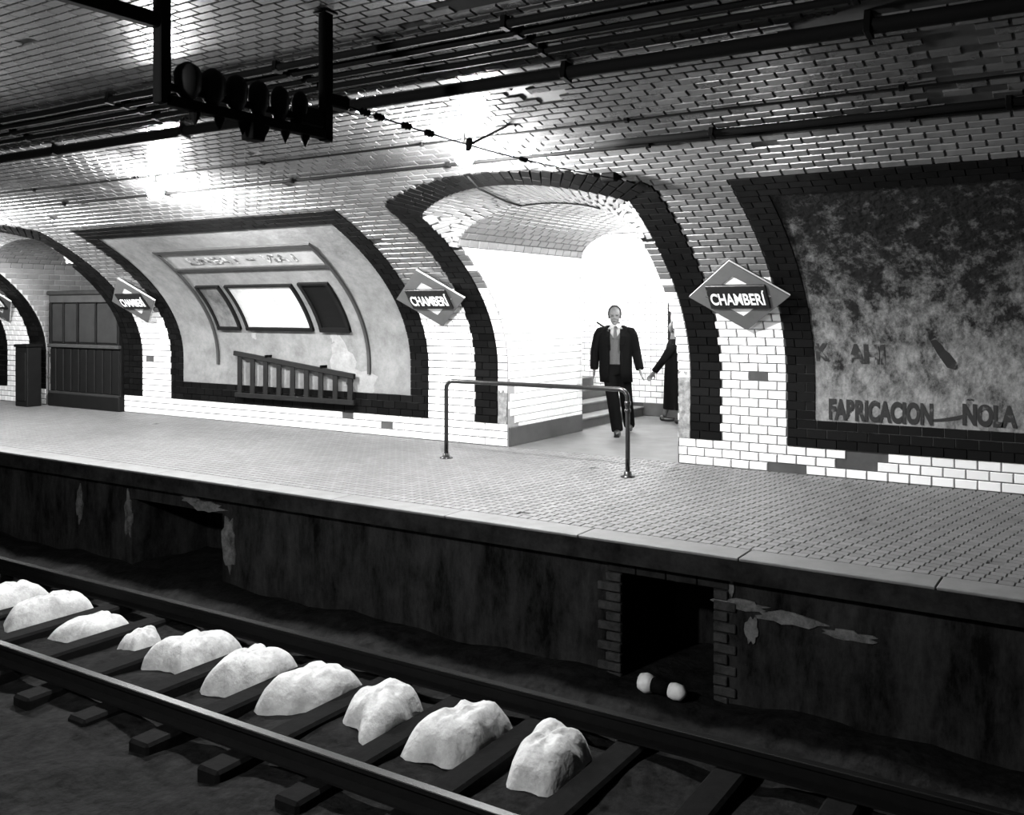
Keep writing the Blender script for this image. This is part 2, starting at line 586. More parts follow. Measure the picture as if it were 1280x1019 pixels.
# ------------------------------------------------------------------ white tiles of the back wall
recs_low = []
rnd = random.Random(3)
def missing(X, z):
    # tiles knocked off at the foot of the wall, as old photographs of the place show
    if -2.48 < X < -2.05 and 0.09 < z < PLINTH: return True
    if -3.25 < X < -2.85 and z < 0.06: return True
    return rnd.random() < 0.006
nrow = int(S_SPLIT / ROW)
for k in range(nrow):
    s0 = k * ROW; s1 = s0 + ROW; sm = s0 + ROW / 2
    z = sZ(sm)
    iv = [(XMIN, XMAX)]
    for a, b in PANELS:
        if s0 >= PLINTH - 1e-4 and s1 <= S_PTOP + 1e-4: iv = subtract(iv, a, b)
    extra = []
    for xc in OPENINGS:
        if s0 < PLINTH - 1e-4:
            iv = subtract(iv, xc - HJ, xc + HJ)
        else:
            xs = np.linspace(xc - HO, xc + HO, 161)
            ins = [x for x in xs if arch_out(x, xc) > sm]
            if ins: iv = subtract(iv, ins[0], ins[-1])
            if sm < S_SPR:
                extra += [(xc - HI_, xc - HJ, xc), (xc + HJ, xc + HI_, xc)]
    off = 0.5 * TW if k % 2 else 0.0
    for a, b in iv:
        i = math.floor((a - off) / TW)
        while True:
            x0 = max(a, off + i * TW); x1 = min(b, off + (i + 1) * TW); i += 1
            if x0 >= b - 1e-6: break
            if x1 - x0 < 0.03: continue
            if missing((x0 + x1) / 2, z): continue
            p, ex, ey, n = frame((x0 + x1) / 2, sm)
            recs_low.append((p, ex, ey, n, x1 - x0 - TJ, ROW - TJ))
    for a, b, xc in extra:
        if xc > -8:
            if a > xc and PLINTH < z < 0.98: continue     # the jambs have lost their tiles low down
            if a < xc and PLINTH < z < 0.66: continue
        else:
            continue        # the booth arch has black tiles right up to its edge
        p, ex, ey, n = frame((a + b) / 2, sm)
        recs_low.append((p, ex, ey, n, b - a - TJ, ROW - TJ))
rw = random.Random(12)
UPPER_Z = 1.90       # tiles above about this height get the darker tile material
up = [r for r in recs_low if r[0].z > UPPER_Z + rw.gauss(0, 0.11)]
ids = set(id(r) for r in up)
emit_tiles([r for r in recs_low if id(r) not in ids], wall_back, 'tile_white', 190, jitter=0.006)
emit_tiles(up, wall_back, 'tile_upper', 110, stuff_name='upper_tile_field', jitter=0.008)

# bare rough mortar where the jambs have lost their tiles
for a_, b_, zb_, zt_ in ((OPENINGS[0] + HJ + 0.004, OPENINGS[0] + HI_ - 0.006, PLINTH, 1.02), (OPENINGS[0] - HI_ + 0.006, OPENINGS[0] - HJ - 0.004, PLINTH, 0.70)):
    mb = MB(); rr_ = random.Random(77)
    grid_mesh(mb, lambda x, s: wp(x, s, 0.006 + 0.016 * (0.5 + noise.noise(Vector((x * 22, s * 14, 1.0))))), np.linspace(a_, b_, 9), np.linspace(zb_, zt_, 40))
    mb.build('bare_mortar', 'plaster_patch', wall_back, True)

# ------------------------------------------------------------------ vault tiles
recs = []
k = 0
S_CEIL = s_of_y(2.6)
while S_SPLIT + (k + 1) * ROW < S_CEIL:
    sm = nrow * ROW + (k + 0.5) * ROW
    off = 0.5 * TW if (k + nrow) % 2 else 0.0
    for i in range(int(XMIN / TW), int(XMAX / TW)):
        x = off + (i + 0.5) * TW
        yy = sY(sm)
        nz = noise.fractal(Vector((x * 1.1, sm * 2.2, 3.7)), 0.8, 2.0, 4)
        if x > -4.2 and nz > 0.42 + 0.1 * rnd.random(): continue
        if -1.12 < x < -0.72 and 6.3 < yy < 7.6 and rnd.random() < 0.7: continue
        if rnd.random() < 0.008: continue
        p, ex, ey, n = frame(x, sm)
        recs.append((p, ex, ey, n, TW - TJ, ROW - TJ))
    k += 1
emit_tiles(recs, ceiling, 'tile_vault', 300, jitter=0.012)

# ------------------------------------------------------------------ dark tile frames round the panels
trim_i = 0
def add_trim(label, recs, nmax=300):
    global trim_i
    trim_i += 1
    o = empty('trim_%d' % trim_i)
    tag(o, label, 'trim', kind='structure')
    emit_tiles(recs, o, 'tile_dark', nmax, t=0.022, b=0.004, stuff_name='dark_tile_field')
    return o

def rec(X, s, w, h):
    p, ex, ey, n = frame(X, s)
    return (p, ex, ey, n, w - 0.003, h - 0.003)

def panel_trim(a, b):
    out = []
    k0 = round(PLINTH / ROW); k1 = round(S_PTOP / ROW)
    for k in range(k0, k1):
        sm = (k + 0.5) * ROW
        if k < k0 + 3 or k >= k1 - 3:
            off = 0.1 if k % 2 else 0
            x = a - off
            while x < b:
                x0, x1 = max(a, x), min(b, x + TW)
                if x1 - x0 > 0.03: out.append(rec((x0 + x1) / 2, sm, x1 - x0, ROW))
                x += TW
        else:
            cut = 0.19 if k % 2 else 0.095
            o_ = 0.02 if k % 2 else 0.0
            out.append(rec(a - o_ / 2 + cut / 2, sm, cut + o_, ROW)); out.append(rec(a + (cut + BANDW) / 2, sm, BANDW - cut, ROW))
            out.append(rec(b + o_ / 2 - cut / 2, sm, cut + o_, ROW)); out.append(rec(b - (cut + BANDW) / 2, sm, BANDW - cut, ROW))
    return out

def arch_trim(xc):
    out = []
    k0 = round(PLINTH / ROW)
    s_leg = s_of_y(8.22)
    k1 = int(round(s_leg / ROW))
    bw = HO - HI_
    for k in range(k0, k1):
        sm = (k + 0.5) * ROW
        cut = 0.22 if k % 2 else 0.11
        o_ = 0.018 if k % 2 else 0.0
        for sg in (-1, 1):
            out.append(rec(xc + sg * (HO + o_ / 2 - cut / 2), sm, cut + o_, ROW))
            out.append(rec(xc + sg * (HO - (cut + bw) / 2), sm, bw - cut, ROW))
    # head of the arch: soldier tiles set along the curve, in two courses
    n = 30
    for i in range(n):
        t = (i + 0.5) / n * 2 - 1
        xo = xc + HO * t; xi = xc + HI_ * t
        so = arch_out(xo, xc); si = arch_in(xi, xc)
        po, pi_ = wp(xo, so), wp(xi, si)
        pc, ex, ey, nn = frame((xo + xi) / 2, (so + si) / 2)
        v = (po - pi_); L = v.length; v.normalize()
        e1 = v.cross(nn).normalized(); nn2 = e1.cross(v).normalized()
        wd = 2 * (HO + HI_) / 2 / n * 1.02
        split = 0.6 if i % 2 else 0.4
        for f0, f1 in ((0, split), (split, 1 + (0.06 if i % 2 else 0))):
            out.append((pi_ + v * L * (f0 + f1) / 2 + nn * 0.004, e1, v, nn2, wd - 0.005, L * (f1 - f0) - 0.005))
    return out

add_trim('black tile frame round the dirty painted panel at right', panel_trim(*PANELS[0]))
add_trim('black tile band round the brightly lit passage arch', arch_trim(OPENINGS[0]))
add_trim('black tile frame round the plaster panel with notice boards', panel_trim(*PANELS[1]))
jamb = []
for k in range(round(PLINTH / ROW), int(S_SPR / ROW)):
    for sg in (-1, 1): jamb.append(rec(OPENINGS[1] + sg * (HI_ + HJ) / 2, (k + 0.5) * ROW, HI_ - HJ, ROW))
add_trim('black tile band round the far arch with the wooden booth', arch_trim(OPENINGS[1]) + jamb)
add_trim('black tile frame of the panel at the far left end', panel_trim(*PANELS[2]))

# plaster fields inside the frames
def panel_field(a, b, mat, off=0.006):
    mb = MB()
    grid_mesh(mb, lambda x, s: wp(x, s, off), np.linspace(a + 0.1, b - 0.1, 24), np.linspace(PLINTH + 0.1, S_PTOP - 0.1, 40))
    return mb.build('plaster_panel', mat, wall_back, True)
pf1 = panel_field(*PANELS[0], 'plaster_old')
pf1['label'] = 'stained plaster panel with faded painted advertising'
pf2 = panel_field(*PANELS[1], 'plaster')
pf2['label'] = 'pale grey plaster panel behind the notice boards'
panel_field(*PANELS[2], 'plaster')

# ------------------------------------------------------------------ arch reveals (splayed soffits of glazed brick) and passages
def arch_reveal(xc, tile_parent_label, nmax):
    # outer curve: up the band inner edge, over the head, down again ; inner curve: arch of the passage
    O = [wp(xc - HI_, s) for s in np.linspace(S_SPR, s_of_y(8.40), 12)]
    O += [wp(x, arch_in(x, xc)) for x in np.linspace(xc - HI_, xc + HI_, 60)[1:-1]]
    O += [wp(xc + HI_, s) for s in np.linspace(s_of_y(8.40), S_SPR, 12)]
    I = [Vector((xc - HJ * math.cos(a), Y_ARCH, Z_SPR + Z_CROWN_RISE * math.sin(a))) for a in np.linspace(0, math.pi, 80)]
    def resample(P):
        L = np.concatenate([[0], np.cumsum([(P[i + 1] - P[i]).length for i in range(len(P) - 1)])]); L /= L[-1]
        A = np.array([p[:] for p in P])
        return lambda t: Vector([float(np.interp(t, L, A[:, c])) for c in range(3)])
    fo, fi = resample(O), resample(I)
    fn = lambda t, w: fo(t) * (1 - w) + fi(t) * w
    mb = MB()
    grid_mesh(mb, fn, np.linspace(0, 1, 61), np.linspace(0, 1, 7))
    trim = empty('trim_%d' % (len([o for o in bpy.data.objects if o.name.startswith('trim_')]) + 1))
    tag(trim, tile_parent_label, 'trim', kind='structure')
    mb.build('mortar_bed', 'grout', trim, True)
    recs = []
    n = 42
    for i in range(n):
        t = (i + 0.5) / n
        a, b = fo(t), fi(t)
        L = (b - a).length
        m = max(1, int(round(L / 0.24)))
        cuts = [0] + [((j + (0.5 if i % 2 else 0.0)) / m) for j in range(0 if i % 2 else 1, m)] + [1]
        e = 0.25 / n
        for c0, c1 in zip(cuts[:-1], cuts[1:]):
            w = (c0 + c1) / 2
            dt = fn(t + e, w) - fn(t - e, w)
            width = dt.length * (1 / n) / (2 * e)
            e1 = dt.normalized(); v = (b - a).normalized()
            nn = e1.cross(v).normalized()
            if nn.z > 0 or (abs(nn.z) < 0.2 and nn.y > 0): nn = -nn
            e2 = nn.cross(e1).normalized()
            recs.append((fn(t, w), e1, e2, nn, max(0.02, width - 0.007), max(0.02, L * (c1 - c0) - 0.007)))
    emit_tiles(recs, trim, 'tile_soffit', nmax, name='voussoir_tile', stuff_name='voussoir_field', jitter=0.01)

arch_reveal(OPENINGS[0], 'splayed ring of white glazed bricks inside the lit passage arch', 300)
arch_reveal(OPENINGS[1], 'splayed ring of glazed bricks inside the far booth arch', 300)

def flat_tiles(p0, ex, ey, n, w, h, tw=TW, th=ROW):
    out = []
    for k in range(int(h / th + 0.01)):
        off = -tw / 2 if k % 2 else 0
        x = off
        while x < w - 1e-6:
            x0, x1 = max(0, x), min(w, x + tw)
            x += tw
            if x1 - x0 < 0.03: continue
            out.append((Vector(p0) + Vector(ex) * (x0 + x1) / 2 + Vector(ey) * (k + 0.5) * th, Vector(ex), Vector(ey), Vector(n), x1 - x0 - TJ, th - TJ))
    return out

Y_CR0, Y_CR1 = 11.85, 14.1        # cross corridor behind the lit passage
Z_CR = 2.95
def barrel(xc, y0, y1, label, name, mat_tiles, nmax):
    mb = MB()
    fn = lambda a, y: Vector((xc - HJ * math.cos(a), y, Z_SPR + Z_CROWN_RISE * math.sin(a)))
    grid_mesh(mb, fn, np.linspace(0, math.pi, 33), np.linspace(y0, y1, 9))
    c = mb.build(name, 'grout', None, True)
    tag(c, label, 'ceiling', kind='structure')
    As = np.linspace(0, math.pi, 400)
    P = np.array([fn(a, 0)[:] for a in As]); L = np.concatenate([[0], np.cumsum(np.linalg.norm(np.diff(P, axis=0), axis=1))])
    out = []
    rows = int(L[-1] / ROW)
    for k in range(rows):
        a = float(np.interp((k + 0.5) * L[-1] / rows, L, As))
        t = (fn(a + 0.01, 0) - fn(a - 0.01, 0)).normalized()
        ex = Vector((0, 1, 0)); nn = t.cross(ex).normalized()
        if nn.z > 0: nn = -nn
        ey = nn.cross(ex)
        y = y0 - (TW / 2 if k % 2 else 0)
        while y < y1 - 1e-6:
            a0, a1 = max(y0, y), min(y1, y + TW); y += TW
            if a1 - a0 < 0.03: continue
            out.append((fn(a, (a0 + a1) / 2), ex, ey, nn, a1 - a0 - TJ, L[-1] / rows - TJ))
    emit_tiles(out, c, mat_tiles, nmax, name='ceiling_tile', stuff_name='ceiling_tile_field', jitter=0.015)

xc = OPENINGS[0]
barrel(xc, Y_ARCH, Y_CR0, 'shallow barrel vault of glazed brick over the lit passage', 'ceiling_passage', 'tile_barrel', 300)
# passage side walls, following the curve of the station vault at their front edge
def side_wall(xw, y1, name, label, face_dir, mat_t):
    mb = MB()
    pts = [(sY(s), sZ(s)) for s in np.linspace(0, S_SPR, 24)]
    th = 0.06 * -face_dir
    vs = []; m = len(pts)
    for (y, z) in pts: vs.append((xw, y, z))
    for (y, z) in pts: vs.append((xw, y1, z))
    fs = [(i, i + 1, m + i + 1, m + i) for i in range(m - 1)]
    mb.add(vs, fs)
    wobj = mb.build(name, 'tile_soffit', None)
    tag(wobj, label, 'wall', kind='structure')
    out = []
    k0 = 2
    RH = Z_SPR / 26
    for k in range(k0, 26):
        z = (k + 0.5) * RH
        ya = sY(s_of_z(z)) + 0.01
        y = 9.0 - (TW / 2 if k % 2 else 0)
        while y < y1 - 1e-6:
            a0, a1 = max(ya, y), min(y1, y + TW); y += TW
            if a1 - a0 < 0.04: continue
            if a0 < 10.05 and z < 0.9 and rnd.random() < 0.5: continue
            out.append((Vector((xw, (a0 + a1) / 2, z)), Vector((0, 1, 0)) * face_dir, Vector((0, 0, 1)), Vector((face_dir, 0, 0)), a1 - a0 - TJ * 0.7, RH - TJ * 0.7))
    emit_tiles(out, wobj, mat_t, 300, stuff_name='wall_tile_field')
    return wobj
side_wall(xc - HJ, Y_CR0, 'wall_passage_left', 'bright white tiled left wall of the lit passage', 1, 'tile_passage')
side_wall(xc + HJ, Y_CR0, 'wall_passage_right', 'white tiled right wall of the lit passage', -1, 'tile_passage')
# baseboards
def bbox(name, label, x0, x1, y0, y1, z0, z1, mat, cat):
    o = MB().cbox(x0, x1, y0, y1, z0, z1, 0.008).build(name, mat)
    return tag(o, label, cat, kind='structure')
bbox('baseboard_left', 'grey baseboard along the left passage wall', xc - HJ - 0.01, xc - HJ + 0.02, 9.97, Y_CR0, 0, 0.24, 'baseboard', 'baseboard')
bbox('baseboard_right', 'grey baseboard along the right passage wall', xc + HJ - 0.02, xc + HJ + 0.01, 9.97, Y_CR0, 0, 0.24, 'baseboard', 'baseboard')
# cross corridor: far wall with baseboard, returns beside the passage, ceiling
CX0, CX1 = xc - 4.2, xc + 3.6
mb = MB().box(CX0, CX1, Y_CR1, Y_CR1 + 0.1, 0, Z_CR)
wend = mb.build('wall_end', 'grout'); tag(wend, 'overexposed white tiled wall at the end of the passage', 'wall', kind='structure')
emit_tiles(flat_tiles((CX0, Y_CR1, 0.2), (1, 0, 0), (0, 0, 1), (0, -1, 0), CX1 - CX0, Z_CR - 0.2), wend, 'tile_passage', 200, stuff_name='wall_tile_field')
bbox('baseboard_end', 'grey baseboard of the wall behind the two walkers', xc - 1.22, CX1, Y_CR1 - 0.03, Y_CR1, 0, 0.21, 'baseboard', 'baseboard')
for nm, a, b, lb in (('wall_corridor_left', CX0, xc - HJ, 'wall of the cross corridor left of the passage'), ('wall_corridor_right', xc + HJ, CX1, 'wall of the cross corridor right of the passage')):
    o = MB().box(a, b, Y_CR0 - 0.1, Y_CR0, 0, Z_CR).build(nm, 'tile_passage'); tag(o, lb, 'wall', kind='structure')
o = MB().box(CX0, CX1, Y_CR0 - 0.1, Y_CR1 + 0.1, Z_CR, Z_CR + 0.1).build('ceiling_corridor', 'tile_passage'); tag(o, 'white ceiling of the cross corridor', 'ceiling', kind='structure')
o = MB().box(xc - HJ, xc + HJ, Y_CR0 - 0.1, Y_CR0, Z_SPR + Z_CROWN_RISE - 0.02, Z_CR).build('wall_corridor_over', 'tile_passage'); tag(o, 'wall over the inner mouth of the passage', 'wall', kind='structure')
for nm, xx, lb in (('wall_corridor_west', CX0, 'left end wall of the cross corridor'), ('wall_corridor_east', CX1 - 0.1, 'right end wall of the cross corridor')):
    o = MB().box(xx, xx + 0.1, Y_CR0, Y_CR1, 0, Z_CR).build(nm, 'tile_passage'); tag(o, lb, 'wall', kind='structure')
# steps going up to the left in the corridor
st = empty('staircase', (xc - 1.22, Y_CR1 - 1, 0))
tag(st, 'short flight of steps climbing left behind the passage corner', 'stairs')
for i in range(6):
    x1 = -i * 0.30
    MB().box(x1 - 0.30 - (0.0), x1, -1.23, 0.97, 0, 0.15 * (i + 1) - 0.03).build('riser', 'baseboard', st)
    MB().cbox(x1 - 0.30, x1 + 0.02, -1.23, 0.97, 0.15 * (i + 1) - 0.03, 0.15 * (i + 1), 0.006).build('tread', 'edge_stone', st)

# second passage (booth arch): plain
xc2 = OPENINGS[1]
barrel(xc2, Y_ARCH, 11.6, 'grey brick barrel vault behind the wooden booth', 'ceiling_booth_passage', 'tile_barrel', 0)
side_wall(xc2 - HJ, 11.6, 'wall_booth_left', 'left wall of the passage behind the booth', 1, 'tile_barrel')
side_wall(xc2 + HJ, 11.6, 'wall_booth_right', 'right wall of the passage behind the booth', -1, 'tile_barrel')
o = MB().box(xc2 - HJ, xc2 + HJ, 11.6, 11.7, 0, 2.95).build('wall_booth_end', 'plaster'); tag(o, 'grey end wall seen above the wooden booth', 'wall', kind='structure')

# ------------------------------------------------------------------ platform
Y_EDGE, Y_FACE = 6.355, 6.50
floor = MB().box(XMIN, XMAX, Y_EDGE + 0.28, 14.1, -0.16, -0.012).build('floor', 'floor_grout')
tag(floor, 'far platform paved with small grey square tiles', 'floor', kind='structure')
recs = []
FT = 0.098
ny = int((9.95 - Y_EDGE - 0.28) / FT)
for j in range(ny + 1):
    y = Y_EDGE + 0.28 + (j + 0.5) * FT
    sh = (j * 0.017) % FT
    for i in range(int((XMAX + 20) / FT)):
        x = -20 + (i + 0.5) * FT + sh
        if rnd.random() < 0.002: continue
        recs.append((Vector((x, y, -0.012)), Vector((1, 0, 0)), Vector((0, 1, 0)), Vector((0, 0, 1)), FT - 0.006, FT - 0.006))
emit_tiles(recs, floor, 'floor_tile', 300, name='paving_tile', stuff_name='paving_tile_field', t=0.012, b=0.0025, jitter=0.003)
# passage floors
o = MB().box(CX0, CX1, 9.97, 14.1, -0.012, 0.0).build('floor_passage', 'passage_floor'); tag(o, 'pale floor of the lit passage', 'floor', kind='structure')
o = MB().box(xc2 - HJ, xc2 + HJ, 9.97, 11.6, -0.012, 0.0).build('floor_booth_passage', 'edge_stone'); tag(o, 'floor of the passage under the booth', 'floor', kind='structure')
# edge stones
x = XMIN
i = 0
while x < XMAX:
    L = 1.25
    MB().cbox(x + 0.004, x + L - 0.004, Y_EDGE, Y_EDGE + 0.275, -0.022, 0.0, 0.005).build('edge_slab', 'edge_stone', floor)
    x += L
o = MB().box(XMIN, XMAX, Y_EDGE + 0.012, Y_EDGE + 0.3, -0.17, -0.022).build('edge_beam', 'lip', floor)

# platform face with two refuges
NICHES = [(-9.06, -7.62, -0.34), (-3.20, -2.48, -0.275)]
Z_BED = -1.15
mb = MB()
def face_rect(x0, x1, z0, z1):
    nx = max(1, int((x1 - x0) / 0.4)); nz = max(1, int((z1 - z0) / 0.25))
    grid_mesh(mb, lambda x, z: (x, Y_FACE, z), np.linspace(x0, x1, nx + 1), np.linspace(z0, z1, nz + 1))
cur = XMIN
for a, b, zt in NICHES:
    face_rect(cur, a, Z_BED, -0.16)
    face_rect(a, b, zt, -0.16)
    D = 1.0
    for q in ([(a, Y_FACE, Z_BED), (a, Y_FACE, zt), (a, Y_FACE + D, zt), (a, Y_FACE + D, Z_BED)],
              [(b, Y_FACE, Z_BED), (b, Y_FACE + D, Z_BED), (b, Y_FACE + D, zt), (b, Y_FACE, zt)],
              [(a, Y_FACE, zt), (b, Y_FACE, zt), (b, Y_FACE + D, zt), (a, Y_FACE + D, zt)],
              [(a, Y_FACE + D, Z_BED), (a, Y_FACE + D, zt), (b, Y_FACE + D, zt), (b, Y_FACE + D, Z_BED)]):
        mb.add(q, [(0, 1, 2, 3)])
    cur = b
face_rect(cur, XMAX, Z_BED, -0.16)
pface = mb.build('wall_platform', 'face')
tag(pface, 'dark stained rendered face of the platform with refuges', 'wall', kind='structure')
# exposed brick quoins round the right refuge
a, b, zt = NICHES[1]
rb = random.Random(11)
nb = 11
for i in range(nb):
    z0 = zt - (i + 1) * 0.075
    for sg, xe in ((-1, a), (1, b)):
        w = 0.20 if (i % 2) else 0.13
        if sg > 0: w *= 0.85
        x0, x1 = (xe - w, xe) if sg < 0 else (xe, xe + w)
        MB().cbox(x0 + 0.004, x1 - 0.004, Y_FACE - 0.018 - rb.random() * 0.012, Y_FACE + 0.10, z0 + 0.006, z0 + 0.069, 0.006).build('brick', 'brick', pface)
for i in range(4):      # lintel stones
    x0 = a - 0.12 + i * 0.24
    MB().cbox(x0 + 0.004, x0 + 0.236, Y_FACE - 0.02, Y_FACE + 0.1, zt + 0.005, zt + 0.105, 0.006).build('lintel_stone', 'lip', pface)
# broken pale render at the edges of the left refuge and elsewhere
def patch(x, z, w, h, seed, mat='broken'):
    r = random.Random(seed)
    n = 18
    pts = []
    for i in range(n):
        an = 2 * math.pi * i / n
        k = 0.65 + 0.5 * r.random()
        pts.append((x + math.cos(an) * w / 2 * k, z + math.sin(an) * h / 2 * k))
    mb = MB()
    vs = [(p[0], Y_FACE - 0.012, p[1]) for p in pts] + [(p[0], Y_FACE + 0.01, p[1]) for p in pts]
    fs = [tuple(range(n))] + [(i, n + i, n + (i + 1) % n, (i + 1) % n) for i in range(n)]
    mb.add(vs, fs)
    return mb.build('render_patch', mat, pface)
for k, (x, z, w, h) in enumerate([(-9.12, -0.52, 0.14, 0.50), (-7.52, -0.62, 0.20, 0.55), (-7.85, -0.30, 0.55, 0.12), (-8.1, -0.24, 0.3, 0.08), (-10.0, -0.5, 0.12, 0.42),
                                  (-2.28, -0.36, 0.40, 0.08), (-1.95, -0.40, 0.5, 0.09), (-2.35, -0.22, 0.05, 0.18), (-2.20, -0.52, 0.10, 0.22), (-1.55, -0.44, 0.35, 0.07)]):
    patch(x, z, w, h, 50 + k)

# ------------------------------------------------------------------ track bed, rails, sleepers
mb = MB()
rb = random.Random(5)
hz = {}
def bedz(x, y):
    return Z_BED + 0.02 * math.sin(x * 3.1 + y * 2.0) + 0.015 * math.sin(x * 7.7 - y * 5.3) + 0.010 * rb.random() - 0.02 + (0.12 * max(0, min(1, (y - 5.95) / 0.3)))
grid_mesh(mb, lambda x, y: (x, y, bedz(x, y)), np.linspace(XMIN, XMAX, 260), np.linspace(0.2, 7.6, 68))
bed = mb.build('floor_trackbed', 'ballast', None, True)
tag(bed, 'black sooty track bed below the platform', 'floor', kind='structure')
RAIL_PROF = [(-0.065, 0), (0.065, 0), (0.065, 0.015), (0.010, 0.03), (0.010, 0.10), (0.034, 0.112), (0.034, 0.138), (-0.034, 0.138), (-0.034, 0.112), (-0.010, 0.10), (-0.010, 0.03), (-0.065, 0.015)]
RZ = -0.95 - 0.14
def rail(y, label):
    r = empty('rail', (0, y, RZ)); tag(r, label, 'rail', 'running rails')
    n = len(RAIL_PROF)
    mb = MB()
    vs = [(XMIN, p[0], p[1]) for p in RAIL_PROF] + [(XMAX, p[0], p[1]) for p in RAIL_PROF]
    mb.add(vs, [(i, (i + 1) % n, n + (i + 1) % n, n + i) for i in range(n)])
    mb.build('rail_body', 'rail_side', r)
    MB().cbox(XMIN, XMAX, -0.028, 0.028, 0.1378, 0.1405, 0.001).build('rail_head', 'rail_top', r)
rail(5.67, 'running rail nearest the far platform, with a bright worn head')
rail(4.225, 'second running rail out from the far platform')
rail(2.60, 'far rail of the near track')
SP = 0.67
sx0 = -5.39
def sleeper(x, yc, label, grp):
    s = MB().cbox(x - 0.10, x + 0.10, yc - 1.05, yc + 1.05, RZ - 0.17, RZ - 0.002, 0.02).build('sleeper', 'sleeper')
    tag(s, label, 'sleeper', grp)
ORD = ['first', 'second', 'third', 'fourth', 'fifth', 'sixth', 'seventh', 'eighth', 'ninth', 'tenth', 'eleventh', 'twelfth', 'thirteenth', 'fourteenth', 'fifteenth', 'sixteenth']
def in_view(x, yc):
    P = np.array([(x, y, RZ) for y in np.linspace(yc - 1.05, yc + 1.05, 9)])
    u, v, d = project(P)
    return bool(np.any((u > 0) & (u < 1280) & (v > 0) & (v < 1019) & (d > 0.5)))
for yc, nm in ((4.95, 'far'), (1.88, 'near')):
    ks = [k for k in range(-18, 12) if in_view(sx0 + k * SP, yc)]
    for i, k in enumerate(ks):
        sleeper(sx0 + k * SP, yc, 'dark wooden sleeper of the %s track, %s in view from the left' % (nm, ORD[i]), 'sleepers of the %s track' % nm)
# pale limey heaps between the sleepers
rb = random.Random(21)
def mound(x, y, rx, ry, h, seed, label):
    r = random.Random(seed)
    ph = [r.random() * 6.28 for _ in range(4)]
    mb = MB(); nu, nv = 36, 14
    for i in range(nv + 1):
        f = i / nv
        for j in range(nu):
            an = 2 * math.pi * j / nu
            ir = 1 + 0.16 * math.sin(2 * an + ph[0]) + 0.10 * math.sin(3 * an + ph[1]) + 0.05 * math.sin(7 * an + ph[2])
            c, s_ = math.cos(an), math.sin(an)
            sq = 1 / (abs(c) ** 5 + abs(s_) ** 5) ** 0.2
            rr = f * ir * sq * 0.98
            hh = h * (1 - f ** 4.5) * (1 + 0.10 * math.sin(5 * an + ph[3]) * f)
            mb.v.append((max(-0.234, min(0.234, c * rx * rr)), s_ * ry * rr, hh + (0.03 * noise.noise(Vector((c * rr * 4, s_ * rr * 4, seed * 1.7))) + 0.014 * noise.noise(Vector((c * rr * 11, s_ * rr * 11, seed * 2.3)))) * (1 - f * 0.7)))
    for i in range(nv):
        for j in range(nu):
            a_ = i * nu + j; b_ = i * nu + (j + 1) % nu
            mb.f.append((a_, b_, b_ + nu, a_ + nu))
    o = mb.build('lime_mound', 'lime', None, True)
    o.location = (x, y, RZ - 0.13)
    tag(o, label, 'mound', 'pale heaps between the sleepers')
lab = {-5: 'pale heap between sleepers, nearest the left edge of view', -4: 'large pale heap between sleepers, second from the left', -3: 'ragged pale heap between sleepers, third from the left',
       -2: 'small pale heap between sleepers, fourth from the left', -1: 'broad pale heap between sleepers, fifth from the left', 0: 'bright square pale heap between sleepers, sixth from the left',
       1: 'bright pale heap between sleepers, seventh from the left', 2: 'pale heap between sleepers, eighth from the left', 3: 'pale heap between sleepers, ninth from the left', 4: 'pale heap between sleepers, tenth from the left'}
for k in range(-5, 5):
    x = sx0 + (k - 0.5) * SP
    sc = {-3: 0.9, -2: 0.6}.get(k, 1.0)
    mound(x, 5.16, 0.24 * sc, 0.36 * sc, 0.27 if sc == 1 else 0.19, 90 + k, lab[k])
# small pale thing lying by the refuge
b0 = empty('bundle', (-2.80, 6.30, -1.045)); tag(b0, 'pale tied bundle lying in front of the dark refuge', 'bundle')
lathe(MB(), (-0.17, 0, 0.075), [(0.02, 0), (0.055, 0.01), (0.072, 0.06), (0.06, 0.11)], 14, (1, 0, -0.05)).build('bundle_end', 'pale', b0, True)
lathe(MB(), (-0.06, 0, 0.07), [(0.052, 0), (0.05, 0.13)], 14, (1, 0, -0.05)).build('bundle_middle', 'sleeper', b0, True)
lathe(MB(), (0.07, 0, 0.06), [(0.05, 0), (0.06, 0.04), (0.055, 0.09), (0.02, 0.12)], 14, (1, 0, -0.05)).build('bundle_end', 'pale', b0, True)

# near platform, below and behind the camera
o = MB().box(XMIN, XMAX, -3.15, 0.30, -0.16, 0.0).build('floor_near', 'edge_stone'); tag(o, 'near platform under the camera', 'floor', kind='structure')
o = MB().box(XMIN, XMAX, 0.0, 0.18, Z_BED - 0.05, -0.16).build('wall_platform_near', 'face'); tag(o, 'face of the near platform', 'wall', kind='structure')

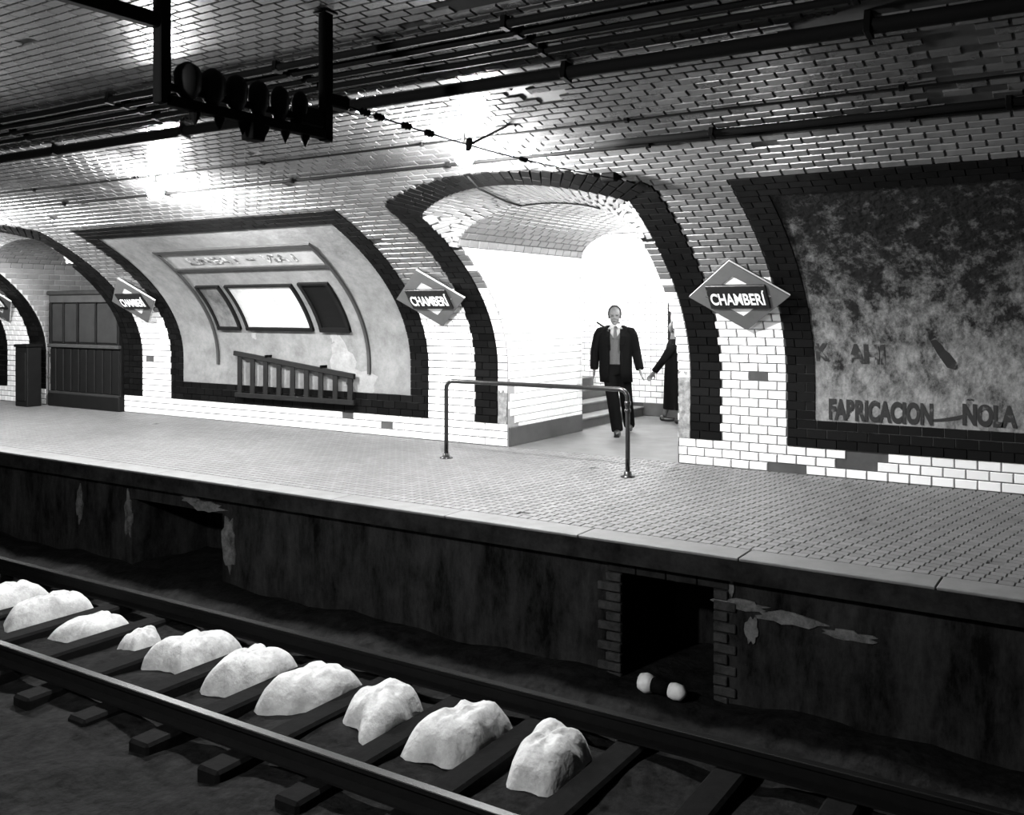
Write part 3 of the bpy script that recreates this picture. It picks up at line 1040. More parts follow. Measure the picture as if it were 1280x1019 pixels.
# ------------------------------------------------------------------ station name signs
def make_sign(X, label):
    p, ex, ey, n = frame(X, s_of_z(1.86))
    zb, zt = 1.50, 2.215
    yb, yt = sY(s_of_z(zb)) - 0.02, sY(s_of_z(zt)) - 0.02
    up = Vector((0, yt - yb, zt - zb)).normalized()
    nn = Vector((1, 0, 0)).cross(up)
    mt = Matrix((Vector((1, 0, 0)), up, nn)).transposed().to_4x4()
    mt.translation = Vector((X, (yb + yt) / 2, (zb + zt) / 2)) + nn * 0.03
    root = bpy.data.objects.new('station_sign', None)
    root.matrix_world = mt
    COL.objects.link(root)
    tag(root, label, 'sign', 'station name signs')
    hw, hh = 0.53, 0.445
    def rhomb(hw, hh, z0, z1, name, mat, hole=None):
        mb = MB()
        o_ = [(-hw, 0), (0, -hh), (hw, 0), (0, hh)]
        if hole is None:
            mb.add([(x, y, z) for z in (z0, z1) for x, y in o_], [(0, 3, 2, 1), (4, 5, 6, 7)] + [(i, (i + 1) % 4, 4 + (i + 1) % 4, 4 + i) for i in range(4)])
        else:
            i_ = [(-hole[0], 0), (0, -hole[1]), (hole[0], 0), (0, hole[1])]
            vs = [(x, y, z1) for x, y in o_] + [(x, y, z1) for x, y in i_] + [(x, y, z0) for x, y in o_] + [(x, y, z0) for x, y in i_]
            fs = []
            for i in range(4):
                j = (i + 1) % 4
                fs += [(i, j, 4 + j, 4 + i), (i, 8 + i, 8 + j, j), (4 + i, 4 + j, 12 + j, 12 + i)]
            mb.add(vs, fs)
        return mb.build(name, mat, root)
    rhomb(hw, hh, -0.02, 0.004, 'board', 'enamel_white')
    rhomb(hw, hh, 0.0, 0.014, 'border', 'enamel_red', (hw * 0.65, hh * 0.58))
    pl = MB().cbox(-0.315, 0.315, -0.145, 0.155, 0.0, 0.034, 0.006).build('name_plate', 'enamel_blue', root)
    me = text_mesh('CHAMBERÍ', 0.20, 0.575, 0.002, 0.004)
    me.materials.append(M['enamel_white'])
    t = bpy.data.objects.new('lettering', me)
    COL.objects.link(t); t.parent = pl
    t.location = (0, 0.0, 0.036)
    return root
make_sign(-3.36, 'rhombus CHAMBERÍ sign on the pilaster right of the lit passage, largest of the name signs')
make_sign(-7.32, 'rhombus CHAMBERÍ sign on the pilaster between notice boards and lit passage')
make_sign(-13.20, 'small rhombus name sign on the pilaster beside the wooden booth')
make_sign(-3.36 - 9.86 - 3.96, 'name sign cut off by the left edge, beyond the booth')

# ------------------------------------------------------------------ right panel: worn advertising
def wall_text(body, X, z, w, size, mat, parent, off=0.012, name='lettering'):
    s = s_of_z(z)
    p, ex, ey, n = frame(X, s, off)
    mt = Matrix((ex, ey, n)).transposed().to_4x4(); mt.translation = p
    me = text_mesh(body, size, w, 0.001, 0.014)
    me.materials.append(M[mat])
    o = bpy.data.objects.new(name, me); o.matrix_world = mt
    COL.objects.link(o); o.parent = parent
    return o
wall_text('FABRICACION', -2.08, 0.690, 0.98, 0.27, 'letter_worn', pf1)
wall_text('ÑOLA', -1.10, 0.730, 0.46, 0.26, 'letter_worn', pf1)
wall_text('K', -2.62, 1.27, 0.14, 0.24, 'letter_faint', pf1)
wall_text('AHI', -2.20, 1.26, 0.36, 0.26, 'letter_faint', pf1)
def smear(pts, w, name='paint_stroke', mat='letter_worn'):
    mb = MB()
    A = [wp(x, s_of_z(z), 0.012) for x, z in pts]
    k = len(A)
    for i, p in enumerate(A):
        d = (A[min(i + 1, k - 1)] - A[max(i - 1, 0)]).normalized()
        q = Vector((0, -1, 0)).cross(d).normalized() * w[i] / 2
        mb.v += [tuple(p + q), tuple(p - q)]
    for i in range(k - 1): mb.f.append((2 * i, 2 * i + 1, 2 * i + 3, 2 * i + 2))
    return mb.build(name, mat, pf1)
smear([(-1.62, 0.63), (-1.5, 0.645), (-1.38, 0.67), (-1.30, 0.70)], [0.02, 0.03, 0.035, 0.03])
smear([(-1.58, 1.42), (-1.50, 1.30), (-1.42, 1.18), (-1.38, 1.14)], [0.05, 0.09, 0.10, 0.03])

# ------------------------------------------------------------------ panel with notice boards
def surf_bar(X0, z0, X1, z1, w, t, name, mat, parent, n=14, off=0.0):
    """moulding bent to the curve of the wall"""
    s0, s1 = s_of_z(z0), s_of_z(z1)
    mb = MB()
    dirx = Vector((X1 - X0, s1 - s0)).normalized()
    px, py = -dirx.y * w / 2, dirx.x * w / 2
    for i in range(n + 1):
        f = i / n
        X, s = X0 + (X1 - X0) * f, s0 + (s1 - s0) * f
        for a in (1, -1):
            mb.v.append(tuple(wp(X + a * px, s + a * py, off))); mb.v.append(tuple(wp(X + a * px, s + a * py, off + t)))
    for i in range(n):
        k = 4 * i
        for q in ((0, 1), (1, 3), (3, 2), (2, 0)):
            mb.f.append((k + q[0], k + q[1], k + 4 + q[1], k + 4 + q[0]))
    mb.f += [(0, 2, 3, 1), (4 * n, 4 * n + 1, 4 * n + 3, 4 * n + 2)]
    return mb.build(name, mat, parent)
def surf_patch(X0, X1, z0, z1, off, name, mat, parent, nx=4, nz=8):
    mb = MB()
    grid_mesh(mb, lambda x, s: wp(x, s, off), np.linspace(X0, X1, nx + 1), np.linspace(s_of_z(z0), s_of_z(z1), nz + 1))
    return mb.build(name, mat, parent)
pfm = empty('notice_display', (-10.22, 9.95, 0.83))
tag(pfm, 'large thin-moulded frame around the notice boards on the plaster panel', 'frame')
def rp(o):   # parent keeping world position for parts built in world space
    return o
def under(root, o):
    o.parent = root
    o.matrix_parent_inverse = root.matrix_world.inverted() if False else Matrix.Translation(-Vector(root.location))
    return o
XL, XR = -11.74, -8.70
under(pfm, surf_bar(XL, 0.86, XL, 2.53, 0.045, 0.03, 'side_moulding', 'moulding', None, 20, 0.006))
under(pfm, surf_bar(XR, 0.82, XR, 2.53, 0.045, 0.03, 'side_moulding', 'moulding', None, 20, 0.006))
under(pfm, surf_bar(XL - 0.02, 2.53, XR + 0.02, 2.53, 0.07, 0.035, 'top_moulding', 'moulding', None, 4, 0.006))
under(pfm, surf_bar(XL, 2.29, XR, 2.29, 0.05, 0.03, 'title_moulding', 'moulding', None, 4, 0.006))
tb = under(pfm, surf_patch(XL + 0.02, XR - 0.02, 2.305, 2.505, 0.012, 'title_board', 'title', None))
s = s_of_z(2.395)
p, ex, ey, n = frame(-10.22, s, 0.02)
mt = Matrix((ex, ey, n)).transposed().to_4x4(); mt.translation = p - Vector(pfm.location)
for body_, dx, w_ in (('LINEA I', -0.55, 1.0), ('-', 0.22, 0.16), ('VIA I', 0.75, 0.62)):
    me = text_mesh(body_, 0.20, w_, 0.001, 0.005); me.materials.append(M['letter_grey'])
    o = bpy.data.objects.new('lettering', me); o.matrix_local = mt @ Matrix.Translation((dx, 0, 0)); COL.objects.link(o); o.parent = pfm
def board(X0, X1, z0, z1, mat, label, fr=0.045):
    r = empty('notice_board', ((X0 + X1) / 2, 9.95, z0)); tag(r, label, 'notice board', 'boards on the notice panel')
    under(r, surf_patch(X0, X1, z0, z1, 0.022, 'sheet', mat, None))
    under(r, surf_bar(X0, z0, X0, z1, fr, 0.04, 'side_rail', 'wood_dark', None, 8, 0.006))
    under(r, surf_bar(X1, z0, X1, z1, fr, 0.04, 'side_rail', 'wood_dark', None, 8, 0.006))
    under(r, surf_bar(X0 - fr / 2, z1, X1 + fr / 2, z1, fr * 0.6, 0.035, 'top_rail', 'wood_dark', None, 4, 0.006))
    under(r, surf_bar(X0 - fr / 2, z0, X1 + fr / 2, z0, fr * 1.1, 0.045, 'bottom_rail', 'wood_dark', None, 4, 0.006))
    return r
board(-11.60, -11.14, 1.43, 2.05, 'paper_grey', 'narrow grey notice board, left of the white one')
board(-10.97, -9.66, 1.43, 2.05, 'paper_white', 'wide white notice board in the middle of the panel')
board(-9.48, -8.98, 1.43, 2.06, 'paper_black', 'black notice board, right of the white one', 0.06)
# peeled pale scar in the plaster right of the ladder
for k, (x, z, w, h) in enumerate([(-9.2, 0.98, 0.55, 0.7), (-8.85, 0.72, 0.6, 0.35), (-9.3, 1.32, 0.14, 0.2), (-10.9, 1.33, 0.12, 0.16)]):
    r = random.Random(300 + k); n = 16
    mb = MB()
    pts = []
    for i in range(n):
        an = 2 * math.pi * i / n; q = 0.6 + 0.6 * r.random()
        pts.append(wp(x + math.cos(an) * w / 2 * q, s_of_z(z) + math.sin(an) * h / 2 * q, 0.009))
    mb.add(pts, [tuple(range(n))]); mb.build('peeled_patch', 'peeled', pf2)

# ladder hung sideways under the boards
ld = empty('ladder', (-10.09, 9.86, 0.42)); tag(ld, 'tapered wooden ladder hung sideways on the wall below the notice boards', 'ladder')
yl = 9.86
def bar2(A, B, w, t, name, parent, mat):
    A, B = Vector(A), Vector(B); d = B - A
    ang = math.atan2(d.z, d.x)
    mt = Matrix.Translation((A + B) / 2) @ Matrix.Rotation(-ang, 4, 'Y')
    o = MB().cbox(-d.length / 2, d.length / 2, -t / 2, t / 2, -w / 2, w / 2, 0.006, mt).build(name, mat)
    return under(parent, o)
zt0, zt1, zb0, zb1 = 1.04, 0.79, 0.425, 0.425
bar2((-11.30, yl, zt0 + 0.008), (-8.90, yl, zt1 - 0.006), 0.07, 0.05, 'ladder_rail', ld, 'ladder')
bar2((-11.27, yl, zb0), (-8.90, yl, zb1), 0.07, 0.05, 'ladder_rail', ld, 'ladder')
for i in range(9):
    f = i / 8
    x = -11.18 + f * 2.2
    MBz = MB().cbox(x - 0.045, x + 0.045, yl - 0.012, yl + 0.012, zb0, zt0 + (zt1 - zt0) * (f * 0.94 + 0.02), 0.004)
    under(ld, MBz.build('rung', 'ladder', None))
for x, z in ((-10.6, 0.975), (-9.5, 0.86)):
    under(ld, MB().cbox(x - 0.015, x + 0.015, yl - 0.04, 9.945, z + 0.02, z + 0.06, 0.004).build('hook', 'black_steel', None))

# ------------------------------------------------------------------ wooden booth in the far arch
bt = empty('ticket_booth', (-15.09, 9.86, 0)); tag(bt, 'dark panelled wooden booth standing in the far arch', 'booth')
BX = 1.0
def bpart(x0, x1, y0, y1, z0, z1, name, mat, b=0.008, parent=bt):
    return MB().cbox(x0, x1, y0, y1, z0, z1, b).build(name, mat, parent)
bpart(-BX, BX, 0.03, 0.75, 0.02, 1.96, 'body', 'wood_dark')
bpart(-BX - 0.02, BX + 0.02, -0.02, 0.76, 0.0, 0.24, 'plinth', 'wood_dark', 0.015)
bpart(-BX - 0.04, BX + 0.04, -0.04, 0.78, 1.95, 2.03, 'cornice', 'wood_mid', 0.02)
bpart(-BX, BX, -0.005, 0.035, 1.82, 1.95, 'frieze', 'wood_stile')
bpart(-BX - 0.01, BX + 0.01, -0.03, 0.04, 1.04, 1.10, 'middle_rail', 'wood_stile')
for k, (xa, xb) in enumerate([(-0.93, -0.60), (-0.56, -0.22), (-0.14, 0.33), (0.37, 0.93)]):
    bpart(xa, xb, 0.012, 0.036, 1.13, 1.80, 'upper_panel', 'wood_mid', 0.012)
for x in (-0.97, -0.58, -0.18, 0.35, 0.97):
    w = 0.03 if abs(x) > 0.9 else 0.02
    bpart(x - w, x + w, -0.005, 0.04, 1.10, 1.82, 'stile', 'wood_dark', 0.005)
for k in range(9):
    x = -0.9 + k * 0.225
    bpart(x - 0.085, x + 0.085, 0.008, 0.036, 0.27, 1.02, 'lower_panel', 'wood_dark', 0.012)
bpart(-BX, BX, -0.012, 0.036, 0.23, 0.27, 'lower_rail', 'wood_mid', 0.004)
bpart(0.50, 0.56, 0.25, 0.31, 2.03, 2.45, 'conduit', 'black_steel', 0.004)
cb = empty('cabinet', (-16.33, 9.62, 0)); tag(cb, 'low black cabinet at the left side of the wooden booth', 'cabinet')
MB().cbox(-0.19, 0.19, -0.13, 0.13, 0, 1.04, 0.01).build('body', 'wood_dark', cb)
MB().cbox(-0.21, 0.21, -0.15, 0.15, 1.04, 1.09, 0.01).build('top', 'paper_black', cb)
MB().cbox(-0.15, 0.15, -0.145, -0.125, 0.1, 0.95, 0.006).build('door', 'wood_dark', cb)

# ------------------------------------------------------------------ hand rail in front of the passage
hr = empty('hand_rail', (-5.43, 8.83, 0)); tag(hr, 'bent steel pipe barrier rail standing before the passage', 'railing')
Lh = 1.145
def arcpts(cx, cz, r, a0, a1, n=7):
    return [(cx + r * math.cos(a0 + (a1 - a0) * i / n), 0, cz + r * math.sin(a0 + (a1 - a0) * i / n)) for i in range(n + 1)]
HR = 0.885
pts = [(-Lh, 0, 0.01)] + arcpts(-Lh + 0.09, HR - 0.09, 0.09, math.pi, math.pi / 2) + arcpts(Lh - 0.09, HR - 0.09, 0.09, math.pi / 2, 0) + [(Lh, 0, 0.01)]
MB().tube(pts, 0.024, 12).build('pipe', 'pipe', hr, True)
for x in (-Lh, Lh):
    lathe(MB(), (x, 0, 0), [(0.075, 0), (0.075, 0.012), (0.045, 0.02), (0.036, 0.055), (0.028, 0.06)], 14).build('foot_flange', 'pipe', hr, True)
lathe(MB(), (Lh, 0, HR - 0.16), [(0.027, 0), (0.032, 0.005), (0.032, 0.04), (0.027, 0.045)], 12).build('collar', 'pipe', hr, True)
lathe(MB(), (Lh, 0, HR - 0.23), [(0.027, 0), (0.032, 0.005), (0.032, 0.03), (0.027, 0.035)], 12).build('collar', 'pipe', hr, True)

# ------------------------------------------------------------------ cables along the vault
def vault_cable(y, r, off, label, x0=XMIN, x1=XMAX, wob=0.006, seed=1, clips=True):
    rr = random.Random(seed)
    s = s_of_y(y)
    pts = []
    n = int((x1 - x0) / 0.35)
    for i in range(n + 1):
        pts.append(wp(x0 + (x1 - x0) * i / n, s + rr.uniform(-wob, wob), off + r))
    root = empty('cable', (x0, y, 0)); tag(root, label, 'cable', 'cables along the vault')
    o = MB().tube(pts, r, 8).build('run', 'cable', None, True)
    under(root, o)
    if clips:
        for i in range(3, n, 6):
            p, ex, ey, nn = frame(x0 + (x1 - x0) * i / n, s, 0.0)
            mt = Matrix((ex, ey, nn)).transposed().to_4x4(); mt.translation = p
            under(root, MB().cbox(-0.02, 0.02, -r - 0.012, r + 0.012, 0.0, off + 2 * r + 0.006, 0.003, mt).build('clip', 'black_steel', None))
vault_cable(5.28, 0.030, 0.03, 'highest black cable of the four above the thick pipe', seed=1)
vault_cable(5.44, 0.026, 0.03, 'second highest black cable of the four above the thick pipe', seed=2)
vault_cable(5.60, 0.023, 0.03, 'third highest black cable of the four above the thick pipe', seed=3)
vault_cable(5.76, 0.026, 0.03, 'lowest black cable of the four above the thick pipe', seed=4)
vault_cable(6.10, 0.052, 0.03, 'thick black pipe running the length of the vault', wob=0.002, seed=5)
vault_cable(7.08, 0.009, 0.02, 'thin dark wire on the vault between pipe and lamps', wob=0.003, seed=6)
vault_cable(7.50, 0.016, 0.016, 'dark cable on the vault just above the arch heads', wob=0.004, seed=7)
vault_cable(7.40, 0.030, 0.016, 'thick dark strip on the vault right of the bracket', x0=-3.9, x1=XMAX, wob=0.005, seed=8)  # extra run that thickens the dark line right of the bracket

# ------------------------------------------------------------------ signal gantry hanging from the vault
GX = -4.50
g = empty('gantry', (GX, 4.05, 2.86)); tag(g, 'black steel frame with insulators hanging from the vault over the tracks', 'gantry')
def gpart(mb, name, mat='black_steel', smooth=False):
    return under(g, mb.build(name, mat, None, smooth))
y0, y1 = 3.42, 4.70
zf = 2.86
def vz(y): return sZ(s_of_y(y))
gpart(MB().cbox(GX - 0.035, GX + 0.035, y0 - 0.04, y0 + 0.035, zf - 0.02, vz(y0) - 0.01, 0.006), 'post')
gpart(MB().cbox(GX - 0.035, GX + 0.035, y1 - 0.035, y1 + 0.04, zf - 0.04, vz(y1) - 0.01, 0.006), 'post')
gpart(MB().cbox(GX - 0.06, GX + 0.06, y0 - 0.06, y0 + 0.06, vz(y0) - 0.03, vz(y0) - 0.002, 0.004), 'base_plate')
gpart(MB().cbox(GX - 0.06, GX + 0.06, y1 - 0.06, y1 + 0.06, vz(y1) - 0.03, vz(y1) - 0.015, 0.004), 'base_plate')
gpart(MB().cbox(GX - 0.035, GX + 0.035, y0, y1, zf - 0.03, zf + 0.03, 0.005), 'lower_beam')
gpart(MB().cbox(GX - 0.02, GX + 0.02, y0, y1, zf + 0.06, zf + 0.10, 0.004), 'upper_beam')
for i in range(6):
    y = y0 + 0.17 + i * 0.175
    rr = 0.080 - 0.005 * i
    lathe_mb = lathe(MB(), (GX, y, zf + 0.08), [(0.03, -0.05), (rr * 0.9, 0.0), (rr, 0.05), (rr, 0.10), (rr * 0.75, 0.14), (0.02, 0.165)], 14)
    gpart(lathe_mb, 'insulator', 'insul', True)
    gpart(lathe(MB(), (GX, y + 0.05, zf - 0.03), [(0.03, 0), (0.03, -0.015), (0.004, -0.075)], 10), 'pin')
gpart(MB().cbox(GX - 0.05, GX + 0.05, 4.02, 4.13, zf - 0.13, zf - 0.02, 0.008), 'junction_box')
gpart(MB().cbox(GX - 0.05, GX + 0.05, 4.42, 4.64, zf + 0.03, zf + 0.15, 0.01), 'switch_box')
gpart(MB().cbox(GX - 0.03, GX + 0.03, 2.75, y0, 3.25, 3.33, 0.006), 'side_arm')
gpart(MB().tube([(GX, 2.95, 3.68), (GX, 3.0, 3.30)], 0.018, 8), 'brace')
gpart(MB().tube([(GX, 3.25, 3.70), (GX, 3.1, 3.30)], 0.014, 8), 'brace')
# span wire
A = Vector((GX, 4.72, 3.10)); B = Vector((-3.98, 7.86, 2.90))
sw = empty('span_wire', A); tag(sw, 'insulated span wire from the black gantry to the arch bracket', 'wire')
def W(t):
    p = A.lerp(B, t); p.z -= 0.05 * math.sin(math.pi * t); return p
under(sw, MB().tube([W(i / 20) for i in range(21)], 0.006, 6).build('strand', 'cable', None, True))
under(sw, MB().cbox(A.x - 0.05, A.x + 0.05, A.y - 0.02, A.y + 0.17, A.z - 0.05, A.z + 0.04, 0.012).build('clamp', 'black_steel', None))
dr = (B - A).normalized()
for t in (0.10, 0.14, 0.22, 0.29):
    under(sw, lathe(MB(), W(t), [(0.008, -0.05), (0.028, -0.03), (0.016, -0.012), (0.030, 0.0), (0.016, 0.014), (0.026, 0.03), (0.008, 0.05)], 10, dr).build('insulator', 'insul', None, True))
for t in (0.62, 0.93):
    under(sw, lathe(MB(), W(t), [(0.006, -0.06), (0.020, -0.04), (0.022, 0.03), (0.006, 0.05)], 10, dr).build('insulator', 'insul', None, True))
# arm on the vault that steadies the wire
ta = empty('wire_hanger', W(0.42)); tag(ta, 'small T-shaped wire hanger beside the bright lamp', 'bracket')
q = W(0.42); base, ex, ey, nn = frame(q.x - 0.25, s_of_y(6.95), 0.02)
under(ta, MB().tube([q, q.lerp(base, 0.5), base], 0.012, 8).build('arm', 'cable_grey', None, True))
under(ta, lathe(MB(), q, [(0.015, -0.05), (0.026, -0.04), (0.026, 0.05), (0.012, 0.06)], 10, (0, 0.2, 1)).build('knob', 'cable_grey', None, True))
mt = Matrix((ex, ey, nn)).transposed().to_4x4(); mt.translation = base
under(ta, MB().cbox(-0.10, 0.10, -0.02, 0.02, -0.01, 0.012, 0.005, mt).build('base_plate', 'cable_grey', None))
# bracket by the arch
bk = empty('wall_bracket', B); tag(bk, 'black wall bracket holding the span wire above the passage arch', 'bracket')
p, ex, ey, nn = frame(-3.96, s_of_y(8.02), 0.0)
under(bk, MB().tube([B, B.lerp(p, 0.5), p], 0.022, 8).build('stem', 'black_steel', None))
under(bk, MB().cbox(B.x - 0.09, B.x + 0.06, B.y - 0.05, B.y + 0.05, B.z - 0.03, B.z + 0.05, 0.015).build('clamp', 'black_steel', None))

# conduit on the arch soffit feeding the lamp
cd = empty('conduit', (-5.6, 8.9, 2.84)); tag(cd, 'dark electric lead draped over the white arch head to the lamp', 'cable')
I_ = lambda a: Vector((xc - HJ * math.cos(a), Y_ARCH - 0.015, Z_SPR + Z_CROWN_RISE * math.sin(a) - 0.012))
x_l = -5.55
pts = [wp(x_l + 0.05, arch_in(x_l, xc) + 0.25, 0.03), wp(x_l + 0.02, arch_in(x_l, xc), 0.03), I_(1.33) + Vector((0.0, -0.3, 0.02))] + [I_(a) for a in np.linspace(1.33, 2.25, 12)]
under(cd, MB().tube(pts, 0.011, 8).build('lead', 'cable_grey', None, True))

# ------------------------------------------------------------------ globe lamps
def lamp(pos, r, mat, label, stem_top=None):
    root = empty('globe_lamp', pos); tag(root, label, 'lamp', 'globe lamps')
    MB().ball((0, 0, 0), r, nu=20, nv=12).build('globe', mat, root, True)
    lathe(MB(), (0, 0, r * 0.93), [(r * 0.5, 0), (r * 0.5, 0.03), (0.02, 0.05)], 14).build('cap', 'brass', root, True)
    zt = (stem_top if stem_top is not None else sZ(s_of_y(pos[1]))) - pos[2]
    if zt > r + 0.06:
        MB().tube([(0, 0, r + 0.02), (0, 0, zt)], 0.010, 8).build('stem', 'brass', root)
    return root
lamp((-4.96, 6.93, 3.06), 0.09, 'globe_far', 'glaring globe lamp above the lit passage arch')
lamp((-9.40, 7.05, 3.05), 0.09, 'globe_far', 'glaring globe lamp above the notice panel')
lamp((-14.2, 6.90, 2.99), 0.09, 'globe_far', 'globe lamp left of the view above the booth arch')
for x, lb in ((-4.6, 'globe lamp over the near platform'),):
    lamp((x, 0.0, 2.95), 0.11, 'globe_near', lb)
lamp((xc + 0.75, 12.9, 2.45), 0.10, 'globe_pass', 'globe lamp in the cross corridor hidden by the right jamb', Z_CR)
lamp((xc - 1.9, 13.0, 2.5), 0.10, 'globe_pass', 'globe lamp above the hidden steps of the cross corridor', Z_CR)
lamp((xc + 0.92, 10.75, 2.36), 0.09, 'globe_pass', 'globe lamp in the passage hidden behind the right jamb', 2.655)

# framed poster on the end wall
ps = empty('poster', (-5.72, Y_CR1 - 0.02, 1.25)); tag(ps, 'dark-framed poster on the end wall, cut by the arch edge', 'poster')
MB().box(-0.36, 0.36, -0.012, -0.004, 0.0, 1.0).build('sheet', 'paper_white', ps)
for x in (-0.38, 0.38): MB().cbox(x - 0.025, x + 0.025, -0.03, -0.004, -0.03, 1.03, 0.005).build('side_rail', 'wood_dark', ps)
for z in (-0.02, 1.02): MB().cbox(-0.36, 0.36, -0.03, -0.004, z - 0.025, z + 0.025, 0.005).build('cross_rail', 'wood_dark', ps)

# ------------------------------------------------------------------ people (local: faces -Y, x to the figure's left seen from us as right)
def limb(mb, pts, rs, n=12):
    """tapered limb with interpolated roundness"""
    P, Q = [], []
    for i in range(len(pts) - 1):
        a, b = Vector(pts[i]), Vector(pts[i + 1])
        for k in range(4):
            f = k / 4; P.append(a.lerp(b, f)); Q.append(rs[i] + (rs[i + 1] - rs[i]) * f)
    P.append(Vector(pts[-1])); Q.append(rs[-1])
    mb.tube(P, Q, n)
def hand(mb, wrist, dirv, out, s=1.0):
    """palm, four fingers slightly curled and a thumb"""
    d = Vector(dirv).normalized(); o = Vector(out).normalized(); c = d.cross(o).normalized()
    w = Vector(wrist)
    rot = Matrix((o, c, d)).transposed().to_4x4()
    mb.ball(w + d * 0.045, 0.020 * s, 0.040 * s, 0.055 * s, 10, 7, rot)
    for i, L in enumerate((0.062, 0.072, 0.068, 0.052)):
        b = w + d * 0.085 + c * (0.030 - i * 0.020)
        m = b + d * L * 0.5 - o * 0.006; e = b + d * L - o * 0.026
        limb(mb, [b, m, e], [0.0095, 0.0088, 0.0075], 8)
    b = w + d * 0.035 + c * 0.034
    limb(mb, [b, b + c * 0.024 + d * 0.03, b + c * 0.026 + d * 0.062 - o * 0.01], [0.012, 0.010, 0.008], 8)

def make_head(mb, c, yaw=0.0):
    rz = Matrix.Rotation(yaw, 4, 'Z')
    c = Vector(c)
    def bl(p, a, b, d): mb.ball(c + rz @ Vector(p), a, b, d, 16, 11, rz)
    bl((0, 0.01, 0.03), 0.077, 0.096, 0.098)      # skull
    bl((0, -0.022, -0.045), 0.058, 0.066, 0.078)  # face and jaw
    bl((0, -0.062, -0.098), 0.030, 0.026, 0.024)  # chin
    bl((0, -0.098, -0.02), 0.013, 0.020, 0.028)   # nose
    bl((0, -0.108, -0.036), 0.016, 0.014, 0.011)
    for sx in (-1, 1):
        bl((sx * 0.080, 0.012, -0.012), 0.010, 0.020, 0.033)   # ears
        bl((sx * 0.034, -0.075, 0.020), 0.024, 0.018, 0.010)   # brow
        bl((sx * 0.040, -0.060, -0.035), 0.024, 0.026, 0.022)  # cheeks
    bl((0, -0.086, -0.068), 0.024, 0.012, 0.008)  # mouth

def face_bits(root, body, c, yaw, hairmat, long_hair=False, bald=False):
    rz = Matrix.Rotation(yaw, 4, 'Z'); c = Vector(c)
    mb = MB()
    for sx in (-1, 1): mb.ball(c + rz @ Vector((sx * 0.032, -0.083, 0.002)), 0.012, 0.008, 0.007, 8, 6, rz)
    mb.ball(c + rz @ Vector((0, -0.094, -0.066)), 0.020, 0.007, 0.004, 8, 6, rz)
    mb.build('eyes_and_mouth', 'tie', body, True)
    # hair: a shell round the skull open at the face
    mb = MB(); nu, nv = 20, 9
    for i in range(nv + 1):
        el = math.radians((-35 if not long_hair else -60) + (125 if not long_hair else 150) * i / nv)
        for j in range(nu + 1):
            an = math.radians((20 if bald else 2) + (140 if bald else 176) * j / nu)   # round the back
            sh = 1.0
            x = 0.085 * math.cos(el) * math.cos(an) * sh
            y = 0.01 + 0.105 * math.cos(el) * math.sin(an) * sh - 0.03 * (1 if not bald else 0.3)
            z = 0.032 + (0.108 if not bald else 0.104) * math.sin(el)
            if bald and el > math.radians(50): x *= 0.9; y = max(y, 0.0)
            mb.v.append(tuple(c + rz @ Vector((x, y, z))))
    for i in range(nv):
        for j in range(nu):
            a = i * (nu + 1) + j
            mb.f.append((a, a + 1, a + nu + 2, a + nu + 1))
    h = mb.build('hair', hairmat, root, True)
    sd = h.modifiers.new('t', 'SOLIDIFY'); sd.thickness = 0.014; sd.offset = 0

# --- the man walking out of the corridor
MX, MY = -5.87, 11.72
man = empty('person', (MX, MY, 0), math.atan2(-MX, MY) * -1 * -1 if False else 0.40)
man.scale = (1.02, 1.02, 1.025)
tag(man, 'man in open black suit, grey vest and tie walking out of the passage', 'person')
HK = Vector((-0.01, -0.005, 1.575))
legs = {-1: [(-0.085, 0.0, 0.90), (-0.03, -0.10, 0.50), (0.035, -0.12, 0.10)], 1: [(0.095, 0.0, 0.90), (0.14, 0.05, 0.49), (0.17, 0.27, 0.13)]}
arms = {-1: [(-0.205, 0.01, 1.37), (-0.275, 0.04, 1.10), (-0.285, 0.02, 0.86)], 1: [(0.205, 0.01, 1.37), (0.270, 0.03, 1.10), (0.325, -0.06, 0.87)]}
mb = MB()
make_head(mb, HK, 0.05)
limb(mb, [(0.0, 0.03, 1.36), (0.012, 0.015, 1.50)], [0.060, 0.055])
mb.loft([((0, 0.01, 0.86), 0.155, 0.105), ((0, 0.01, 1.0), 0.15, 0.105), ((0, 0.01, 1.15), 0.15, 0.11), ((0, 0.015, 1.30), 0.175, 0.11), ((0, 0.02, 1.39), 0.16, 0.085), ((0, 0.02, 1.42), 0.09, 0.06)], 18)
for sg in (-1, 1):
    limb(mb, legs[sg], [0.082, 0.056, 0.040]); limb(mb, arms[sg], [0.052, 0.042, 0.028])
    a = Vector(arms[sg][2]); d = (a - Vector(arms[sg][1])).normalized()
    hand(mb, a, d, (-sg, 0.1, 0))
    f = Vector(legs[sg][2])
    mb.ball(f + Vector((0, -0.06, -0.06)), 0.04, 0.10, 0.035, 12, 8)
body = remeshed(mb, 'body', 'skin', man, 0.009, 3)
face_bits(man, body, HK, 0.05, 'hair')
# trousers
mb = MB()
for sg in (-1, 1): limb(mb, [legs[sg][0], legs[sg][1], Vector(legs[sg][2]) + Vector((0, 0.0, -0.04))], [0.105, 0.085, 0.078], 14)
mb.loft([((0, 0.01, 0.80), 0.19, 0.125), ((0, 0.01, 0.92), 0.185, 0.13), ((0, 0.01, 1.04), 0.165, 0.12)], 18)
remeshed(mb, 'trousers', 'suit', man, 0.014, 3)
